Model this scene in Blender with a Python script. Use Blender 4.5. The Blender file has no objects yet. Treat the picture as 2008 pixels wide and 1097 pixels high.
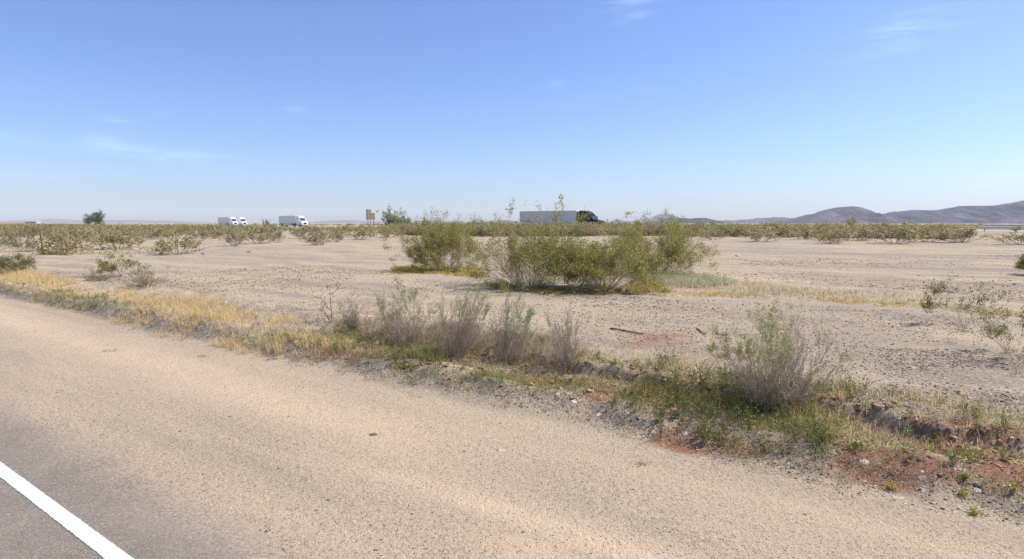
import bpy, bmesh, math, random
import numpy as np
from mathutils import Vector, Matrix

scene = bpy.context.scene
COL = scene.collection
RNG = np.random.default_rng(7)

# ------------------------------------------------------------------ camera
W0, H0, FPX, HOR, CAMH = 2008.0, 1097.0, 1200.0, 438.0, 2.5
PITCH = math.atan((H0 / 2 - HOR) / FPX)
CA, SA = math.cos(PITCH), math.sin(PITCH)
cam_d = bpy.data.cameras.new('camera')
cam = bpy.data.objects.new('camera', cam_d)
COL.objects.link(cam)
cam.location = (0, 0, CAMH)
cam.rotation_euler = (math.pi / 2 - PITCH, 0, 0)
cam_d.sensor_width = 36.0
cam_d.lens = 36.0 * FPX / W0
cam_d.clip_start = 0.1
cam_d.clip_end = 60000
scene.camera = cam

DX, DY = -0.8066, 0.5911          # along the road (towards the left of the picture)
NX, NY = 0.5911, 0.8066           # away from the road, into the field


def sn(x, y):
    return DX * x + DY * y, NX * x + NY * y


def xy(s, n):
    return DX * s + NX * n, DY * s + NY * n


# ------------------------------------------------------------------ noise + terrain
def vn(x, y, seed=0):
    x = np.asarray(x, float); y = np.asarray(y, float)
    xi = np.floor(x).astype(np.int64); yi = np.floor(y).astype(np.int64)
    fx = x - xi; fy = y - yi
    fx = fx * fx * (3 - 2 * fx); fy = fy * fy * (3 - 2 * fy)

    def h(a, b):
        k = (a * 374761393 + b * 668265263 + seed * 974634721) & 0xFFFFFFFF
        k = ((k ^ (k >> 13)) * 1274126177) & 0xFFFFFFFF
        k = (k ^ (k >> 16)) & 0xFFFFFFFF
        return k / 4294967295.0
    a = h(xi, yi); b = h(xi + 1, yi); c = h(xi, yi + 1); d = h(xi + 1, yi + 1)
    return (a + (b - a) * fx) + ((c + (d - c) * fx) - (a + (b - a) * fx)) * fy


def fbm(x, y, seed=0, octv=4):
    r = 0; a = 0.5; f = 1.0
    for k in range(octv):
        r = r + a * vn(np.asarray(x) * f, np.asarray(y) * f, seed + k * 17)
        a *= 0.5; f *= 2.03
    return r


def ss(a, b, x):
    t = np.clip((x - a) / (b - a), 0, 1)
    return t * t * (3 - 2 * t)


def bank_line(s):
    return 8.25 + 0.9 * (vn(s * 0.45, s * 0 + 3.3, 5) - 0.5) + 0.45 * (vn(s * 1.9, s * 0 + 1.7, 9) - 0.5)


def fwy_off(s):
    t = np.clip(np.asarray(s, float) - 60, 0, 125)
    return 0.00085 * t * t + 0.2125 * np.maximum(np.asarray(s, float) - 185, 0)


def terrain(x, y):
    x = np.asarray(x, float); y = np.asarray(y, float)
    s, n = sn(x, y)
    near = ss(2.6, 4.0, n)
    left = ss(8.5, 12.0, s)                       # the bank is intact on the left, washed out on the right
    toe = 6.45 + 0.35 * (vn(s * 0.6, n * 0 + 8.1, 21) - 0.5) + 0.2 * (vn(s * 2.3, n * 0, 22) - 0.5)
    berm = (0.17 + 0.08 * left) * ss(toe, toe + 0.75 - 0.15 * left, n)
    bl = bank_line(s)
    ditch_d = (0.05 * (1 - left) + 0.03) * (0.7 + 0.6 * vn(s * 0.8, n * 0 + 4.2, 31))
    ditch = -ditch_d * ss(toe + 0.75, toe + 1.25, n) * (1 - ss(bl - 0.02, bl + 0.13, n))
    cutamt = (1 - 0.75 * left) * ss(0.32, 0.62, vn(s * 0.7, s * 0 + 6.1, 33))
    z = berm + ditch + 0.10 * ss(bl, bl + 0.18 + 0.9 * (1 - cutamt), n) * (1 - 0.5 * left)
    rough = ss(6.3, 6.9, n) * (1 - 0.75 * ss(9.0, 10.5, n))
    z = z + rough * (0.20 * (fbm(x * 1.9, y * 1.9, 41) - 0.47) + 0.10 * (fbm(x * 6, y * 6, 43, 3) - 0.44))
    z = z + near * 0.03 * (fbm(x * 0.8, y * 0.8, 51) - 0.47)
    z = z + ss(9, 16, n) * 0.16 * (fbm(x * 0.12, y * 0.12, 61) - 0.47)
    # a second gentle run-off across the field
    far = ss(40, 100, n)
    z = z + far * 0.5 * (fbm(x * 0.02, y * 0.02, 71) - 0.47)
    nf = n - fwy_off(s)
    emb = ss(112, 119.5, nf)
    med = ss(133.5, 138, nf) * (1 - ss(145, 150, nf))
    out = ss(164, 185, nf)
    z = z * (1 - emb) + emb * (1.2 + 0.3 * ss(140, 148, nf)) - 0.6 * med - 0.9 * out
    dist = np.hypot(x, y)
    z = z + ss(400, 3000, dist) * -0.6
    return z


def ray(px, py):
    a = (px - W0 / 2) / FPX; b = -(py - H0 / 2) / FPX
    return np.array([a, b * SA + CA, b * CA - SA])


def at(px, py):
    d = ray(px, py); z = 0.1
    for _ in range(8):
        t = (z - CAMH) / d[2]
        z = float(terrain(d[0] * t, d[1] * t))
    return Vector((d[0] * t, d[1] * t, z))


def far(px, Y, dz=0.0):
    d = ray(px, HOR)
    x = d[0] / d[1] * Y
    return Vector((x, Y, float(terrain(x, Y)) + dz))


def zat(py, Y):
    d = ray(W0 / 2, py)
    return CAMH + d[2] / d[1] * Y


def pxsize(px, Y):                  # metres covered by px photo pixels at depth Y
    return px / FPX * Y


# ------------------------------------------------------------------ materials
def new_mat(name):
    m = bpy.data.materials.new(name); m.use_nodes = True
    nt = m.node_tree; nt.nodes.clear()
    out = nt.nodes.new('ShaderNodeOutputMaterial')
    return m, nt, out


class NB:
    """tiny node-building helper"""
    def __init__(self, nt): self.nt = nt

    def n(self, typ, **kw):
        nd = self.nt.nodes.new(typ)
        for k, v in kw.items(): setattr(nd, k, v)
        return nd

    def l(self, a, b): self.nt.links.new(a, b)

    def val(self, sock, v):
        if hasattr(v, 'is_output'): self.l(v, sock)
        else: sock.default_value = v

    def math(self, op, a, b=None, c=None, clamp=False):
        nd = self.n('ShaderNodeMath', operation=op); nd.use_clamp = clamp
        self.val(nd.inputs[0], a)
        if b is not None: self.val(nd.inputs[1], b)
        if c is not None: self.val(nd.inputs[2], c)
        return nd.outputs[0]

    def smooth(self, x, a, b):
        nd = self.n('ShaderNodeMapRange', interpolation_type='SMOOTHSTEP')
        self.val(nd.inputs['Value'], x)
        nd.inputs['From Min'].default_value = a; nd.inputs['From Max'].default_value = b
        return nd.outputs[0]

    def noise(self, vec, scale, detail=3, rough=0.55, dist=0.0):
        nd = self.n('ShaderNodeTexNoise')
        self.l(vec, nd.inputs['Vector'])
        nd.inputs['Scale'].default_value = scale; nd.inputs['Detail'].default_value = detail
        nd.inputs['Roughness'].default_value = rough; nd.inputs['Distortion'].default_value = dist
        return nd.outputs['Fac']

    def voro(self, vec, scale, rnd=1.0):
        nd = self.n('ShaderNodeTexVoronoi')
        self.l(vec, nd.inputs['Vector'])
        nd.inputs['Scale'].default_value = scale; nd.inputs['Randomness'].default_value = rnd
        return nd.outputs['Distance'], nd.outputs['Color']

    def mix(self, f, a, b, blend='MIX'):
        nd = self.n('ShaderNodeMix', data_type='RGBA', blend_type=blend)
        self.val(nd.inputs[0], f); self.val(nd.inputs[6], a); self.val(nd.inputs[7], b)
        return nd.outputs[2]

    def ramp(self, f, stops, interp='LINEAR'):
        nd = self.n('ShaderNodeValToRGB'); cr = nd.color_ramp; cr.interpolation = interp
        while len(cr.elements) < len(stops): cr.elements.new(0.5)
        for e, (p, c) in zip(cr.elements, stops):
            e.position = p; e.color = (*c, 1)
        self.l(f, nd.inputs[0])
        return nd.outputs[0]


def c4(c): return (c[0], c[1], c[2], 1.0)


def simple_mat(name, col, rough=0.6, metal=0.0, var=0.08, scale=3.0, coat=0.0, spec=0.5):
    m, nt, out = new_mat(name); b = NB(nt)
    p = b.n('ShaderNodeBsdfPrincipled')
    tc = b.n('ShaderNodeTexCoord')
    f = b.noise(tc.outputs['Object'], scale, 4)
    lo = tuple(max(0, x * (1 - var)) for x in col); hi = tuple(min(1, x * (1 + var)) for x in col)
    c = b.ramp(f, [(0.3, lo), (0.7, hi)])
    b.l(c, p.inputs['Base Color'])
    p.inputs['Roughness'].default_value = rough; p.inputs['Metallic'].default_value = metal
    p.inputs['Coat Weight'].default_value = coat
    p.inputs['Specular IOR Level'].default_value = spec
    b.l(p.outputs[0], out.inputs[0])
    return m


def plant_mat(name, transl=0.3):
    m, nt, out = new_mat(name); b = NB(nt)
    a = b.n('ShaderNodeAttribute', attribute_name='col')
    d = b.n('ShaderNodeBsdfDiffuse'); b.l(a.outputs['Color'], d.inputs['Color'])
    if transl <= 0:
        b.l(d.outputs[0], out.inputs[0]); return m
    t = b.n('ShaderNodeBsdfTranslucent')
    b.l(a.outputs['Color'], t.inputs['Color'])
    mx = b.n('ShaderNodeMixShader'); mx.inputs[0].default_value = transl
    b.l(d.outputs[0], mx.inputs[1]); b.l(t.outputs[0], mx.inputs[2])
    b.l(mx.outputs[0], out.inputs[0])
    return m


M_LEAF = plant_mat('leaf', 0.5)
M_TWIG = plant_mat('twig', 0.0)
M_GRASS = plant_mat('grass_blade', 0.45)
M_STONE = plant_mat('stone', 0.0)

# ------------------------------------------------------------------ geometry collector


class Geo:
    def __init__(self):
        self.v = []; self.c = []; self.q = []; self.t = []; self.n = 0

    def add(self, v, c, q=None, t=None):
        v = np.asarray(v, np.float32).reshape(-1, 3)
        c = np.asarray(c, np.float32)
        if c.ndim == 1: c = np.repeat(c[None, :], len(v), 0)
        self.v.append(v); self.c.append(c)
        if q is not None and len(q): self.q.append(np.asarray(q, np.int32).reshape(-1, 4) + self.n)
        if t is not None and len(t): self.t.append(np.asarray(t, np.int32).reshape(-1, 3) + self.n)
        self.n += len(v)

    def mesh(self, name, mat, smooth=False):
        me = bpy.data.meshes.new(name)
        v = np.concatenate(self.v) if self.v else np.zeros((0, 3), np.float32)
        c = np.concatenate(self.c) if self.c else np.zeros((0, 3), np.float32)
        q = np.concatenate(self.q) if self.q else np.zeros((0, 4), np.int32)
        t = np.concatenate(self.t) if self.t else np.zeros((0, 3), np.int32)
        me.vertices.add(len(v)); me.vertices.foreach_set('co', v.ravel())
        loops = np.concatenate([q.ravel(), t.ravel()]).astype(np.int32)
        me.loops.add(len(loops)); me.loops.foreach_set('vertex_index', loops)
        tot = np.concatenate([np.full(len(q), 4, np.int32), np.full(len(t), 3, np.int32)])
        st = np.concatenate([[0], np.cumsum(tot)[:-1]]).astype(np.int32) if len(tot) else np.zeros(0, np.int32)
        me.polygons.add(len(tot))
        me.polygons.foreach_set('loop_start', st)
        me.polygons.foreach_set('loop_total', tot)
        if smooth: me.polygons.foreach_set('use_smooth', np.ones(len(tot), bool))
        at_ = me.color_attributes.new('col', 'FLOAT_COLOR', 'POINT')
        at_.data.foreach_set('color', np.concatenate([c, np.ones((len(c), 1), np.float32)], 1).ravel())
        me.update(calc_edges=True)
        me.materials.append(mat)
        return me

    def build(self, name, mat, parent=None, smooth=False):
        o = bpy.data.objects.new(name, self.mesh(name, mat, smooth))
        COL.objects.link(o)
        if parent is not None: o.parent = parent
        return o


def tag(o, label=None, cat=None, group=None, kind=None):
    if label: o['label'] = label
    if cat: o['category'] = cat
    if group: o['group'] = group
    if kind: o['kind'] = kind
    return o


def empty(name, loc, rz=0.0):
    o = bpy.data.objects.new(name, None); COL.objects.link(o)
    o.location = loc; o.rotation_euler = (0, 0, rz); o.empty_display_size = 0.3
    return o


def copy_tree(o, parent=None):
    c = o.copy(); COL.objects.link(c)
    if parent is not None: c.parent = parent
    for ch in list(o.children): copy_tree(ch, c)
    return c


def norm(v):
    return v / np.maximum(np.linalg.norm(v, axis=-1, keepdims=True), 1e-9)


def tubes(g, segs, colfn, sides=3):
    """segs (N,8): p0 p1 r0 r1 -> open prisms"""
    s = np.asarray(segs, np.float32)
    if not len(s): return
    p0, p1, r0, r1 = s[:, :3], s[:, 3:6], s[:, 6:7], s[:, 7:8]
    d = norm(p1 - p0)
    ref = np.where(np.abs(d[:, 2:3]) < 0.9, np.array([[0, 0, 1.0]]), np.array([[1.0, 0, 0]]))
    u = norm(np.cross(d, ref)); w = np.cross(d, u)
    ang = np.arange(sides) * 2 * math.pi / sides
    ring = u[:, None, :] * np.cos(ang)[None, :, None] + w[:, None, :] * np.sin(ang)[None, :, None]
    a = p0[:, None, :] + ring * r0[:, None, :]
    b = p1[:, None, :] + ring * r1[:, None, :]
    v = np.concatenate([a, b], 1)
    N = len(s); base = (np.arange(N) * 2 * sides)[:, None]
    q = []
    for k in range(sides):
        k2 = (k + 1) % sides
        q.append(np.concatenate([base + k, base + k2, base + sides + k2, base + sides + k], 1))
    col = colfn(N)
    g.add(v.reshape(-1, 3), np.repeat(col, 2 * sides, 0), q=np.concatenate(q))


def palette(rng, cols, weights, jitter):
    cols = np.asarray(cols, float); w = np.asarray(weights, float); w /= w.sum()

    def f(N):
        i = rng.choice(len(cols), N, p=w)
        c = cols[i] * (1 + jitter * rng.standard_normal((N, 1)))
        return np.clip(c * (1 + 0.06 * rng.standard_normal((N, 3))), 0.004, 0.95)
    return f


def leaves(g, pos, size, rng, colfn, aspect=0.5, up=0.0):
    """rhombic leaflets with random orientation"""
    pos = np.asarray(pos, np.float32); N = len(pos)
    if not N: return
    a = rng.standard_normal((N, 3)); a[:, 2] = np.abs(a[:, 2]) * (0.6 + up) + up * 0.5
    a = norm(a)
    b = norm(np.cross(a, rng.standard_normal((N, 3))))
    L = (size * rng.uniform(0.6, 1.35, N))[:, None]
    bend = np.cross(a, b) * L * 0.18
    v = np.stack([pos, pos + a * L * 0.55 + b * L * aspect * 0.5 + bend, pos + a * L,
                  pos + a * L * 0.5 - b * L * aspect * 0.5 + bend], 1)
    base = (np.arange(N) * 4)[:, None]
    g.add(v.reshape(-1, 3), np.repeat(colfn(N), 4, 0), q=base + np.arange(4)[None, :])


def blades(g, base, h, w, rng, colfn, lean=0.5, wind=None):
    """grass blades, three steps, tapering to a tip; base (N,3) h (N)"""
    base = np.asarray(base, float); N = len(base)
    if not N: return
    az = rng.uniform(0, 2 * math.pi, N)
    dirv = np.stack([np.cos(az), np.sin(az), np.zeros(N)], 1)
    side = np.stack([-np.sin(az), np.cos(az), np.zeros(N)], 1)
    tw = rng.uniform(-1, 1, N)[:, None]
    side = norm(side + dirv * tw)
    ln = (lean * np.abs(rng.standard_normal(N)) + 0.08)[:, None]
    if wind is not None: dirv = dirv + np.asarray(wind)[None, :]
    h = np.asarray(h, float)[:, None]; w = (np.asarray(w) * np.ones(N))[:, None]
    up = np.array([[0, 0, 1.0]])
    m = base + up * h * 0.55 + dirv * h * ln * 0.32
    t = base + up * h * (1 - 0.18 * ln) + dirv * h * ln
    v = np.stack([base - side * w / 2, base + side * w / 2, m + side * w * 0.4, m - side * w * 0.4, t], 1)
    b5 = (np.arange(N) * 5)[:, None]
    q = b5 + np.array([[0, 1, 2, 3]]); tr = b5 + np.array([[3, 2, 4]])
    g.add(v.reshape(-1, 3), np.repeat(colfn(N), 5, 0), q=q, t=tr)


# ------------------------------------------------------------------ plants
def grow(rng, stems, length, tilt, levels, nseg=6, r0=0.012, curve=0.25, wob=0.16, kids=4, kidlen=0.5,
         kidang=0.7, base_r=0.12, start=0.35, tiltpow=0.7, longp=0.15):
    """stems branching outward from one root crown -> segments (p0 p1 r0 r1 level) and twig points"""
    segs = []; pts = []

    def branch(p, d, L, r, lev):
        n = max(2, nseg - lev)
        q = p.copy(); dd = d.copy(); dl = L / n
        for k in range(n):
            dd = dd + rng.standard_normal(3) * wob * (0.7 + 0.3 * lev); dd[2] += curve / n
            dd /= np.linalg.norm(dd)
            q2 = q + dd * dl
            ra = r * (1 - 0.75 * k / n); rb = r * (1 - 0.75 * (k + 1) / n)
            segs.append((*q, *q2, ra, rb, lev))
            f = (k + 1) / n
            if lev >= levels - 1 or f > 0.8: pts.append((*q2, lev, f)); pts.append((*((q + q2) / 2), lev, f))
            if lev < levels - 1 and f > start:
                m = rng.poisson(kids / (n * (1 - start)))
                for _ in range(m):
                    a = rng.standard_normal(3); a -= dd * a.dot(dd); a /= np.linalg.norm(a) + 1e-9
                    ang = kidang * rng.uniform(0.5, 1.3)
                    kd = dd * math.cos(ang) + a * math.sin(ang)
                    branch(q2, kd, L * kidlen * rng.uniform(0.6, 1.2) * (1 - 0.35 * f), rb * 0.7, lev + 1)
            q = q2
    for i in range(stems):
        az = rng.uniform(0, 2 * math.pi); th = tilt * rng.uniform(0, 1) ** tiltpow
        d = np.array([math.sin(th) * math.cos(az), math.sin(th) * math.sin(az), math.cos(th)])
        p = np.array([math.cos(az), math.sin(az), 0]) * base_r * rng.uniform(0.1, 1); p[2] = -0.03
        branch(p, d, length * (rng.uniform(0.6, 1.0) if rng.uniform() > longp else rng.uniform(1.0, 1.35)), r0 * rng.uniform(0.7, 1.2), 0)
    return np.array(segs), np.array(pts)


def fit(segs, pts, width, height, depth=None):
    """scale a grown plant to a width and height"""
    P = np.concatenate([segs[:, :3], segs[:, 3:6]])
    lo = np.percentile(P, 1.5, axis=0); hi = np.percentile(P, 98.2, axis=0)
    depth = depth or width
    sc = np.array([width / (hi[0] - lo[0]), depth / (hi[1] - lo[1]), height / max(hi[2], 1e-3)])
    segs = segs.copy(); pts = pts.copy()
    segs[:, :3] *= sc; segs[:, 3:6] *= sc; pts[:, :3] *= sc
    segs[:, 2] = np.maximum(segs[:, 2], -0.03); segs[:, 5] = np.maximum(segs[:, 5], 0.01)
    pts[:, 2] = np.maximum(pts[:, 2], 0.03)
    return segs, pts


OLIVE = [(0.375, 0.345, 0.105), (0.300, 0.285, 0.090), (0.490, 0.440, 0.175), (0.200, 0.202, 0.070)]
OLIVE_GREY = [(0.370, 0.335, 0.160), (0.300, 0.280, 0.135), (0.420, 0.370, 0.190), (0.430, 0.370, 0.260)]
BARK = [(0.28, 0.235, 0.195), (0.36, 0.315, 0.27), (0.19, 0.155, 0.13)]
GREYTWIG2 = [(0.40, 0.32, 0.235), (0.31, 0.245, 0.175), (0.50, 0.41, 0.31), (0.20, 0.155, 0.11)]
GREYTWIG = [(0.52, 0.43, 0.32), (0.42, 0.34, 0.25), (0.62, 0.52, 0.40), (0.30, 0.235, 0.17)]


def creosote(name, loc, width, height, seed, label, cat='bush', group=None, depth=None, stems=34, dens=3.2, lsize=0.05,
             leafcols=OLIVE, bark=BARK, leafw=(4, 3, 3, 2), zmin=0.28, levels=3, spread=0.07, kids=5, rz=0.0, tilt=1.15, r0=0.017,
             low=0.15, curve=0.35, base_r=0.12, tiltpow=0.7, clt=0.30):
    rng = np.random.default_rng(seed)
    segs, pts = grow(rng, stems, 1.0, tilt, levels, kids=kids, r0=r0, curve=curve, base_r=base_r, tiltpow=tiltpow)
    segs, pts = fit(segs, pts, width, height, depth)
    root = empty(name, loc, rz)
    tag(root, label, cat, group)
    g = Geo(); tubes(g, segs[:, :8], palette(rng, bark, [3, 3, 2], 0.15), 3)
    g.build('stem', M_TWIG, root)
    # leaflets thicken towards the outside and the top of the crown
    zr = pts[:, 2] / height; rr = np.hypot(pts[:, 0] / (width / 2), pts[:, 1] / ((depth or width) / 2))
    keep = rng.uniform(0, 1, len(pts)) < np.clip((np.maximum(zr, rr * 0.8) - zmin) * 3.0, low * 0.3, 1.0)
    clump = fbm(pts[:, 0] * 2.2 + 7, pts[:, 2] * 2.6 + pts[:, 1] * 1.9, seed)
    keep &= rng.uniform(0, 1, len(pts)) < np.clip((clump - clt) * 4.5, 0.05, 1)
    p = np.repeat(pts[keep, :3], max(1, int(dens)), 0)
    p = p + rng.standard_normal(p.shape) * spread * np.array([1, 1, 0.8])
    p[:, 2] = np.maximum(p[:, 2], 0.02)
    g2 = Geo(); leaves(g2, p, lsize, rng, palette(rng, leafcols, leafw, 0.18), 0.55, up=0.3)
    g2.build('foliage', M_LEAF, root)
    return root


LEAN = (0, 0)


def wand_shrub(name, loc, width, height, seed, label, cat='shrub', group=None, stems=62, green=0.4, gcols=None, lsize=0.018,
               greenside=None, tilt=0.55, kids=7, depth=None, twig=GREYTWIG2, r0=0.0036, gz=0.55, dens=3, base_r=0.22, lean=(0, 0), wob=0.13, longp=0.04):
    """an upright shrub of many fine grey wands, some still green at the top"""
    rng = np.random.default_rng(seed)
    segs, pts = grow(rng, stems, 1.0, tilt, 3, nseg=6, kids=kids, kidlen=0.42, kidang=0.5, r0=r0, curve=0.15, wob=wob, base_r=base_r,
                     start=0.15, tiltpow=0.8, longp=longp)
    segs, pts = fit(segs, pts, width, height, depth)
    for a_, z_ in ((segs[:, 0:3], 2), (segs[:, 3:6], 2), (pts[:, 0:3], 2)):
        a_[:, 0] += a_[:, 2] * lean[0]; a_[:, 1] += a_[:, 2] * lean[1]
    root = empty(name, loc); tag(root, label, cat, group)
    g = Geo(); segs[:, 6:8] = np.maximum(segs[:, 6:8], 0.0012)
    tubes(g, segs[:, :8], palette(rng, twig, [3, 3, 2, 2], 0.15), 3)
    g.build('stem', M_TWIG, root)
    if green > 0:
        gcols = gcols or [(0.34, 0.37, 0.16), (0.42, 0.43, 0.20), (0.26, 0.30, 0.12)]
        zr = pts[:, 2] / height
        pr = np.clip((zr - gz) * 2.5, 0, 1) * green
        if greenside is not None:
            pr = pr * np.clip(0.25 + 1.6 * (pts[:, 0] * greenside[0] + pts[:, 1] * greenside[1]) / (width / 2), 0.05, 1.3)
        pr *= np.clip((fbm(pts[:, 0] * 6, pts[:, 1] * 6 + pts[:, 2] * 2, seed) - 0.3) * 4, 0, 1.4)
        k = rng.uniform(0, 1, len(pts)) < pr
        p = np.repeat(pts[k, :3], dens, 0); p = p + rng.standard_normal(p.shape) * 0.018
        g2 = Geo(); leaves(g2, p, lsize, rng, palette(rng, gcols, [3, 3, 2], 0.15), 0.35, up=0.8)
        if len(p): g2.build('foliage', M_LEAF, root)
    return root


# ------------------------------------------------------------------ ground sheet
def graded(fine, step_in, lim_hi, lim_lo, growf, capped=None):
    a, b = fine
    mid = list(np.arange(a, b + 1e-6, step_in))
    hi = []; x = mid[-1]; st = step_in
    while x < lim_hi:
        st *= growf
        if capped and x < capped[0]: st = min(st, capped[1])
        x += st; hi.append(x)
    lo = []; x = mid[0]; st = step_in
    while x > lim_lo:
        st *= growf; x -= st; lo.append(x)
    return np.array(lo[::-1] + mid + hi)


sa = graded((-16, 30), 0.085, 16000, -16000, 1.10, capped=(260, 6.0))
na = graded((5.9, 10.4), 0.05, 16000, -16000, 1.05, capped=(215, 1.3))
S, N = np.meshgrid(sa, na, indexing='ij')
GX, GY = xy(S, N)
GZ = terrain(GX, GY)


def blob(px, py, rs, rn, amp=1.0):
    p = at(px, py); s0, n0 = sn(p.x, p.y)
    return amp * np.exp(-(((S - s0) / rs) ** 2 + ((N - n0) / rn) ** 2))


bl = bank_line(S)
left = ss(8.5, 12.0, S)
cut = np.exp(-((N - (bl - 0.05)) / 0.22) ** 2) * (1 - 0.8 * left)
red = 0.6 * cut
for b_ in [(1290, 665, 1.0, 1.3, .62), (1390, 690, 1.0, 1.0, .35), (1340, 872, 0.36, 0.26, 1.3), (1450, 885, .3, .2, 1.0), (1720, 930, 0.45, 0.38, 1.4), (1800, 905, .5, .3, 1.0),
           (1860, 880, 0.7, 0.28, 1.1), (1980, 925, 0.6, 0.3, 1.1), (1060, 745, .6, .3, .9), (1180, 775, .6, .25, .9),
           (960, 735, .5, .25, .7), (680, 690, 0.8, 0.3, .6), (620, 670, .6, .3, .5), (860, 745, .8, .25, .4), (1000, 1050, 1.2, .22, .3), (320, 690, .6, .25, .28),
           (760, 525, 3.0, 1.2, .35), (1420, 460, 8, 5, .5), (1640, 460, 14, 5, .45), (650, 450, 20, 8, .3), (820, 600, 1.5, .9, .18), (560, 560, 2.5, 1, .2)]:
    red = np.maximum(red, blob(*b_))
redn = ss(0.36, 0.60, fbm(S * 0.9, N * 1.6, 87))
red = np.maximum(red, 1.0 * np.exp(-((N - 8.0) / 0.65) ** 2) * redn * (1 - 0.7 * left))
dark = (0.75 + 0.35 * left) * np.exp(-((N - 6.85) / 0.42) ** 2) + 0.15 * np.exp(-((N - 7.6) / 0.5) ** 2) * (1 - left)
for b_ in [(1850, 735, 1.5, 0.7, 1.0), (1700, 770, 1.2, .55, .75), (1960, 780, 1.2, .6, .9), (1980, 720, 1.6, .8, .8), (1760, 700, 1.5, .8, .4), (900, 570, 2.5, .5, .3),
           (1850, 560, 6, 2.2, .55), (1600, 540, 5, 2.2, .4), (1980, 570, 5, 3.0, .6), (1480, 560, 3, 1.2, .3), (700, 518, 5, 1.1, .5), (560, 505, 6, 1.2, .3), (640, 490, 8, 2, .3), (200, 545, 3, .8, .55),
           (120, 535, 4, .9, .5), (450, 590, 2.2, .4, .35), (1750, 500, 18, 3.5, .62), (1500, 487, 18, 3.0, .5), (1900, 530, 9, 3, .6), (1100, 640, 2.0, .4, .3), (1250, 620, 2.5, .4, .25), (760, 610, 2, .35, .3),
           (1450, 625, 2.0, .5, .2), (640, 700, 1.2, .3, .3), (900, 690, 1.0, .4, .3)]:
    dark = np.maximum(dark, blob(*b_))
sand = np.exp(-((N - 4.1 + 0.2 * (vn(S * 0.4, S * 0, 3) - .5)) / 0.20) ** 2) * ss(-3.5, -1.5, S + 2.2) * (1 - ss(3.2, 7.5, S)) * 0.9
sand = np.maximum(sand, np.exp(-((N - 4.9) / 0.75) ** 2) * 0.75 * ss(2.5, 6.5, S))
sand = np.maximum(sand, blob(1040, 1080, .5, .25, .8))
sand = np.maximum(sand, np.exp(-((N - 5.6) / 0.3) ** 2) * 0.35)
for b_ in [(1450, 545, 5, .22, .7), (400, 520, 8, 1.2, .4), (900, 620, 4, 1, .3), (1700, 650, 4, .8, .25)]:
    sand = np.maximum(sand, blob(*b_))

ns, nn = len(sa), len(na)
me = bpy.data.meshes.new('ground')
idx = np.arange(ns * nn).reshape(ns, nn)
quads = np.stack([idx[:-1, :-1], idx[:-1, 1:], idx[1:, 1:], idx[1:, :-1]], -1).reshape(-1, 4)
# orientation: s x n must face up
gv = np.stack([GX, GY, GZ], -1).reshape(-1, 3)
e1 = gv[quads[0, 1]] - gv[quads[0, 0]]; e2 = gv[quads[0, 3]] - gv[quads[0, 0]]
if np.cross(e1, e2)[2] < 0: quads = quads[:, ::-1]
me.vertices.add(len(gv)); me.vertices.foreach_set('co', gv.astype(np.float32).ravel())
me.loops.add(quads.size); me.loops.foreach_set('vertex_index', quads.astype(np.int32).ravel())
me.polygons.add(len(quads))
me.polygons.foreach_set('loop_start', (np.arange(len(quads)) * 4).astype(np.int32))
me.polygons.foreach_set('loop_total', np.full(len(quads), 4, np.int32))
me.polygons.foreach_set('use_smooth', np.ones(len(quads), bool))
zc = me.color_attributes.new('zone', 'FLOAT_COLOR', 'POINT')
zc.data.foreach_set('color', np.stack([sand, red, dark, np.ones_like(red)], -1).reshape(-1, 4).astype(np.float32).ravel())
me.update(calc_edges=True)
ground = bpy.data.objects.new('ground', me); COL.objects.link(ground)
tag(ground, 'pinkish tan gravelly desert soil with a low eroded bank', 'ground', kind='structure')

# ground material --------------------------------------------------
m, nt, out = new_mat('desert_gravel'); b = NB(nt)
geo = b.n('ShaderNodeNewGeometry'); P = geo.outputs['Position']
zone = b.n('ShaderNodeAttribute', attribute_name='zone')
sep = b.n('ShaderNodeSeparateColor'); b.l(zone.outputs['Color'], sep.inputs[0])
zs, zr, zd = sep.outputs[0], sep.outputs[1], sep.outputs[2]
dt = b.n('ShaderNodeVectorMath', operation='DOT_PRODUCT'); b.l(P, dt.inputs[0]); dt.inputs[1].default_value = (NX, NY, 0)
nco = dt.outputs['Value']
# coordinates stretched along the road for wheel-dragged streaks
dts = b.n('ShaderNodeVectorMath', operation='DOT_PRODUCT'); b.l(P, dts.inputs[0]); dts.inputs[1].default_value = (DX, DY, 0)
cmb = b.n('ShaderNodeCombineXYZ')
b.l(b.math('MULTIPLY', dts.outputs['Value'], 0.12), cmb.inputs[0]); b.l(nco, cmb.inputs[1])
streak = b.noise(cmb.outputs[0], 1.9, 3, 0.5)
patch = b.noise(P, 0.35, 5, 0.6)
patch2 = b.noise(P, 0.07, 4, 0.6)
mott = b.noise(P, 2.6, 5, 0.62)
fine = b.noise(P, 55, 4, 0.7)
grain = b.noise(P, 210, 2, 0.7)
on_shoulder = b.math('SUBTRACT', 1.0, b.smooth(b.math('ADD', nco, b.math('MULTIPLY', mott, 0.5)), 6.4, 6.9))
field = b.ramp(patch, [(0.25, (0.440, 0.346, 0.230)), (0.5, (0.535, 0.420, 0.278)), (0.75, (0.590, 0.456, 0.298))])
should = b.ramp(streak, [(0.30, (0.420, 0.330, 0.230)), (0.48, (0.490, 0.380, 0.262)), (0.66, (0.550, 0.424, 0.290))])
c = b.mix(on_shoulder, field, should)
cmb2 = b.n('ShaderNodeCombineXYZ')
b.l(b.math('MULTIPLY', dts.outputs['Value'], 0.35), cmb2.inputs[0]); b.l(b.math('MULTIPLY', nco, 1.0), cmb2.inputs[1])
band = b.noise(cmb2.outputs[0], 0.55, 6, 0.65, 0.4)
off_sh = b.math('SUBTRACT', 1.0, on_shoulder)
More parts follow.
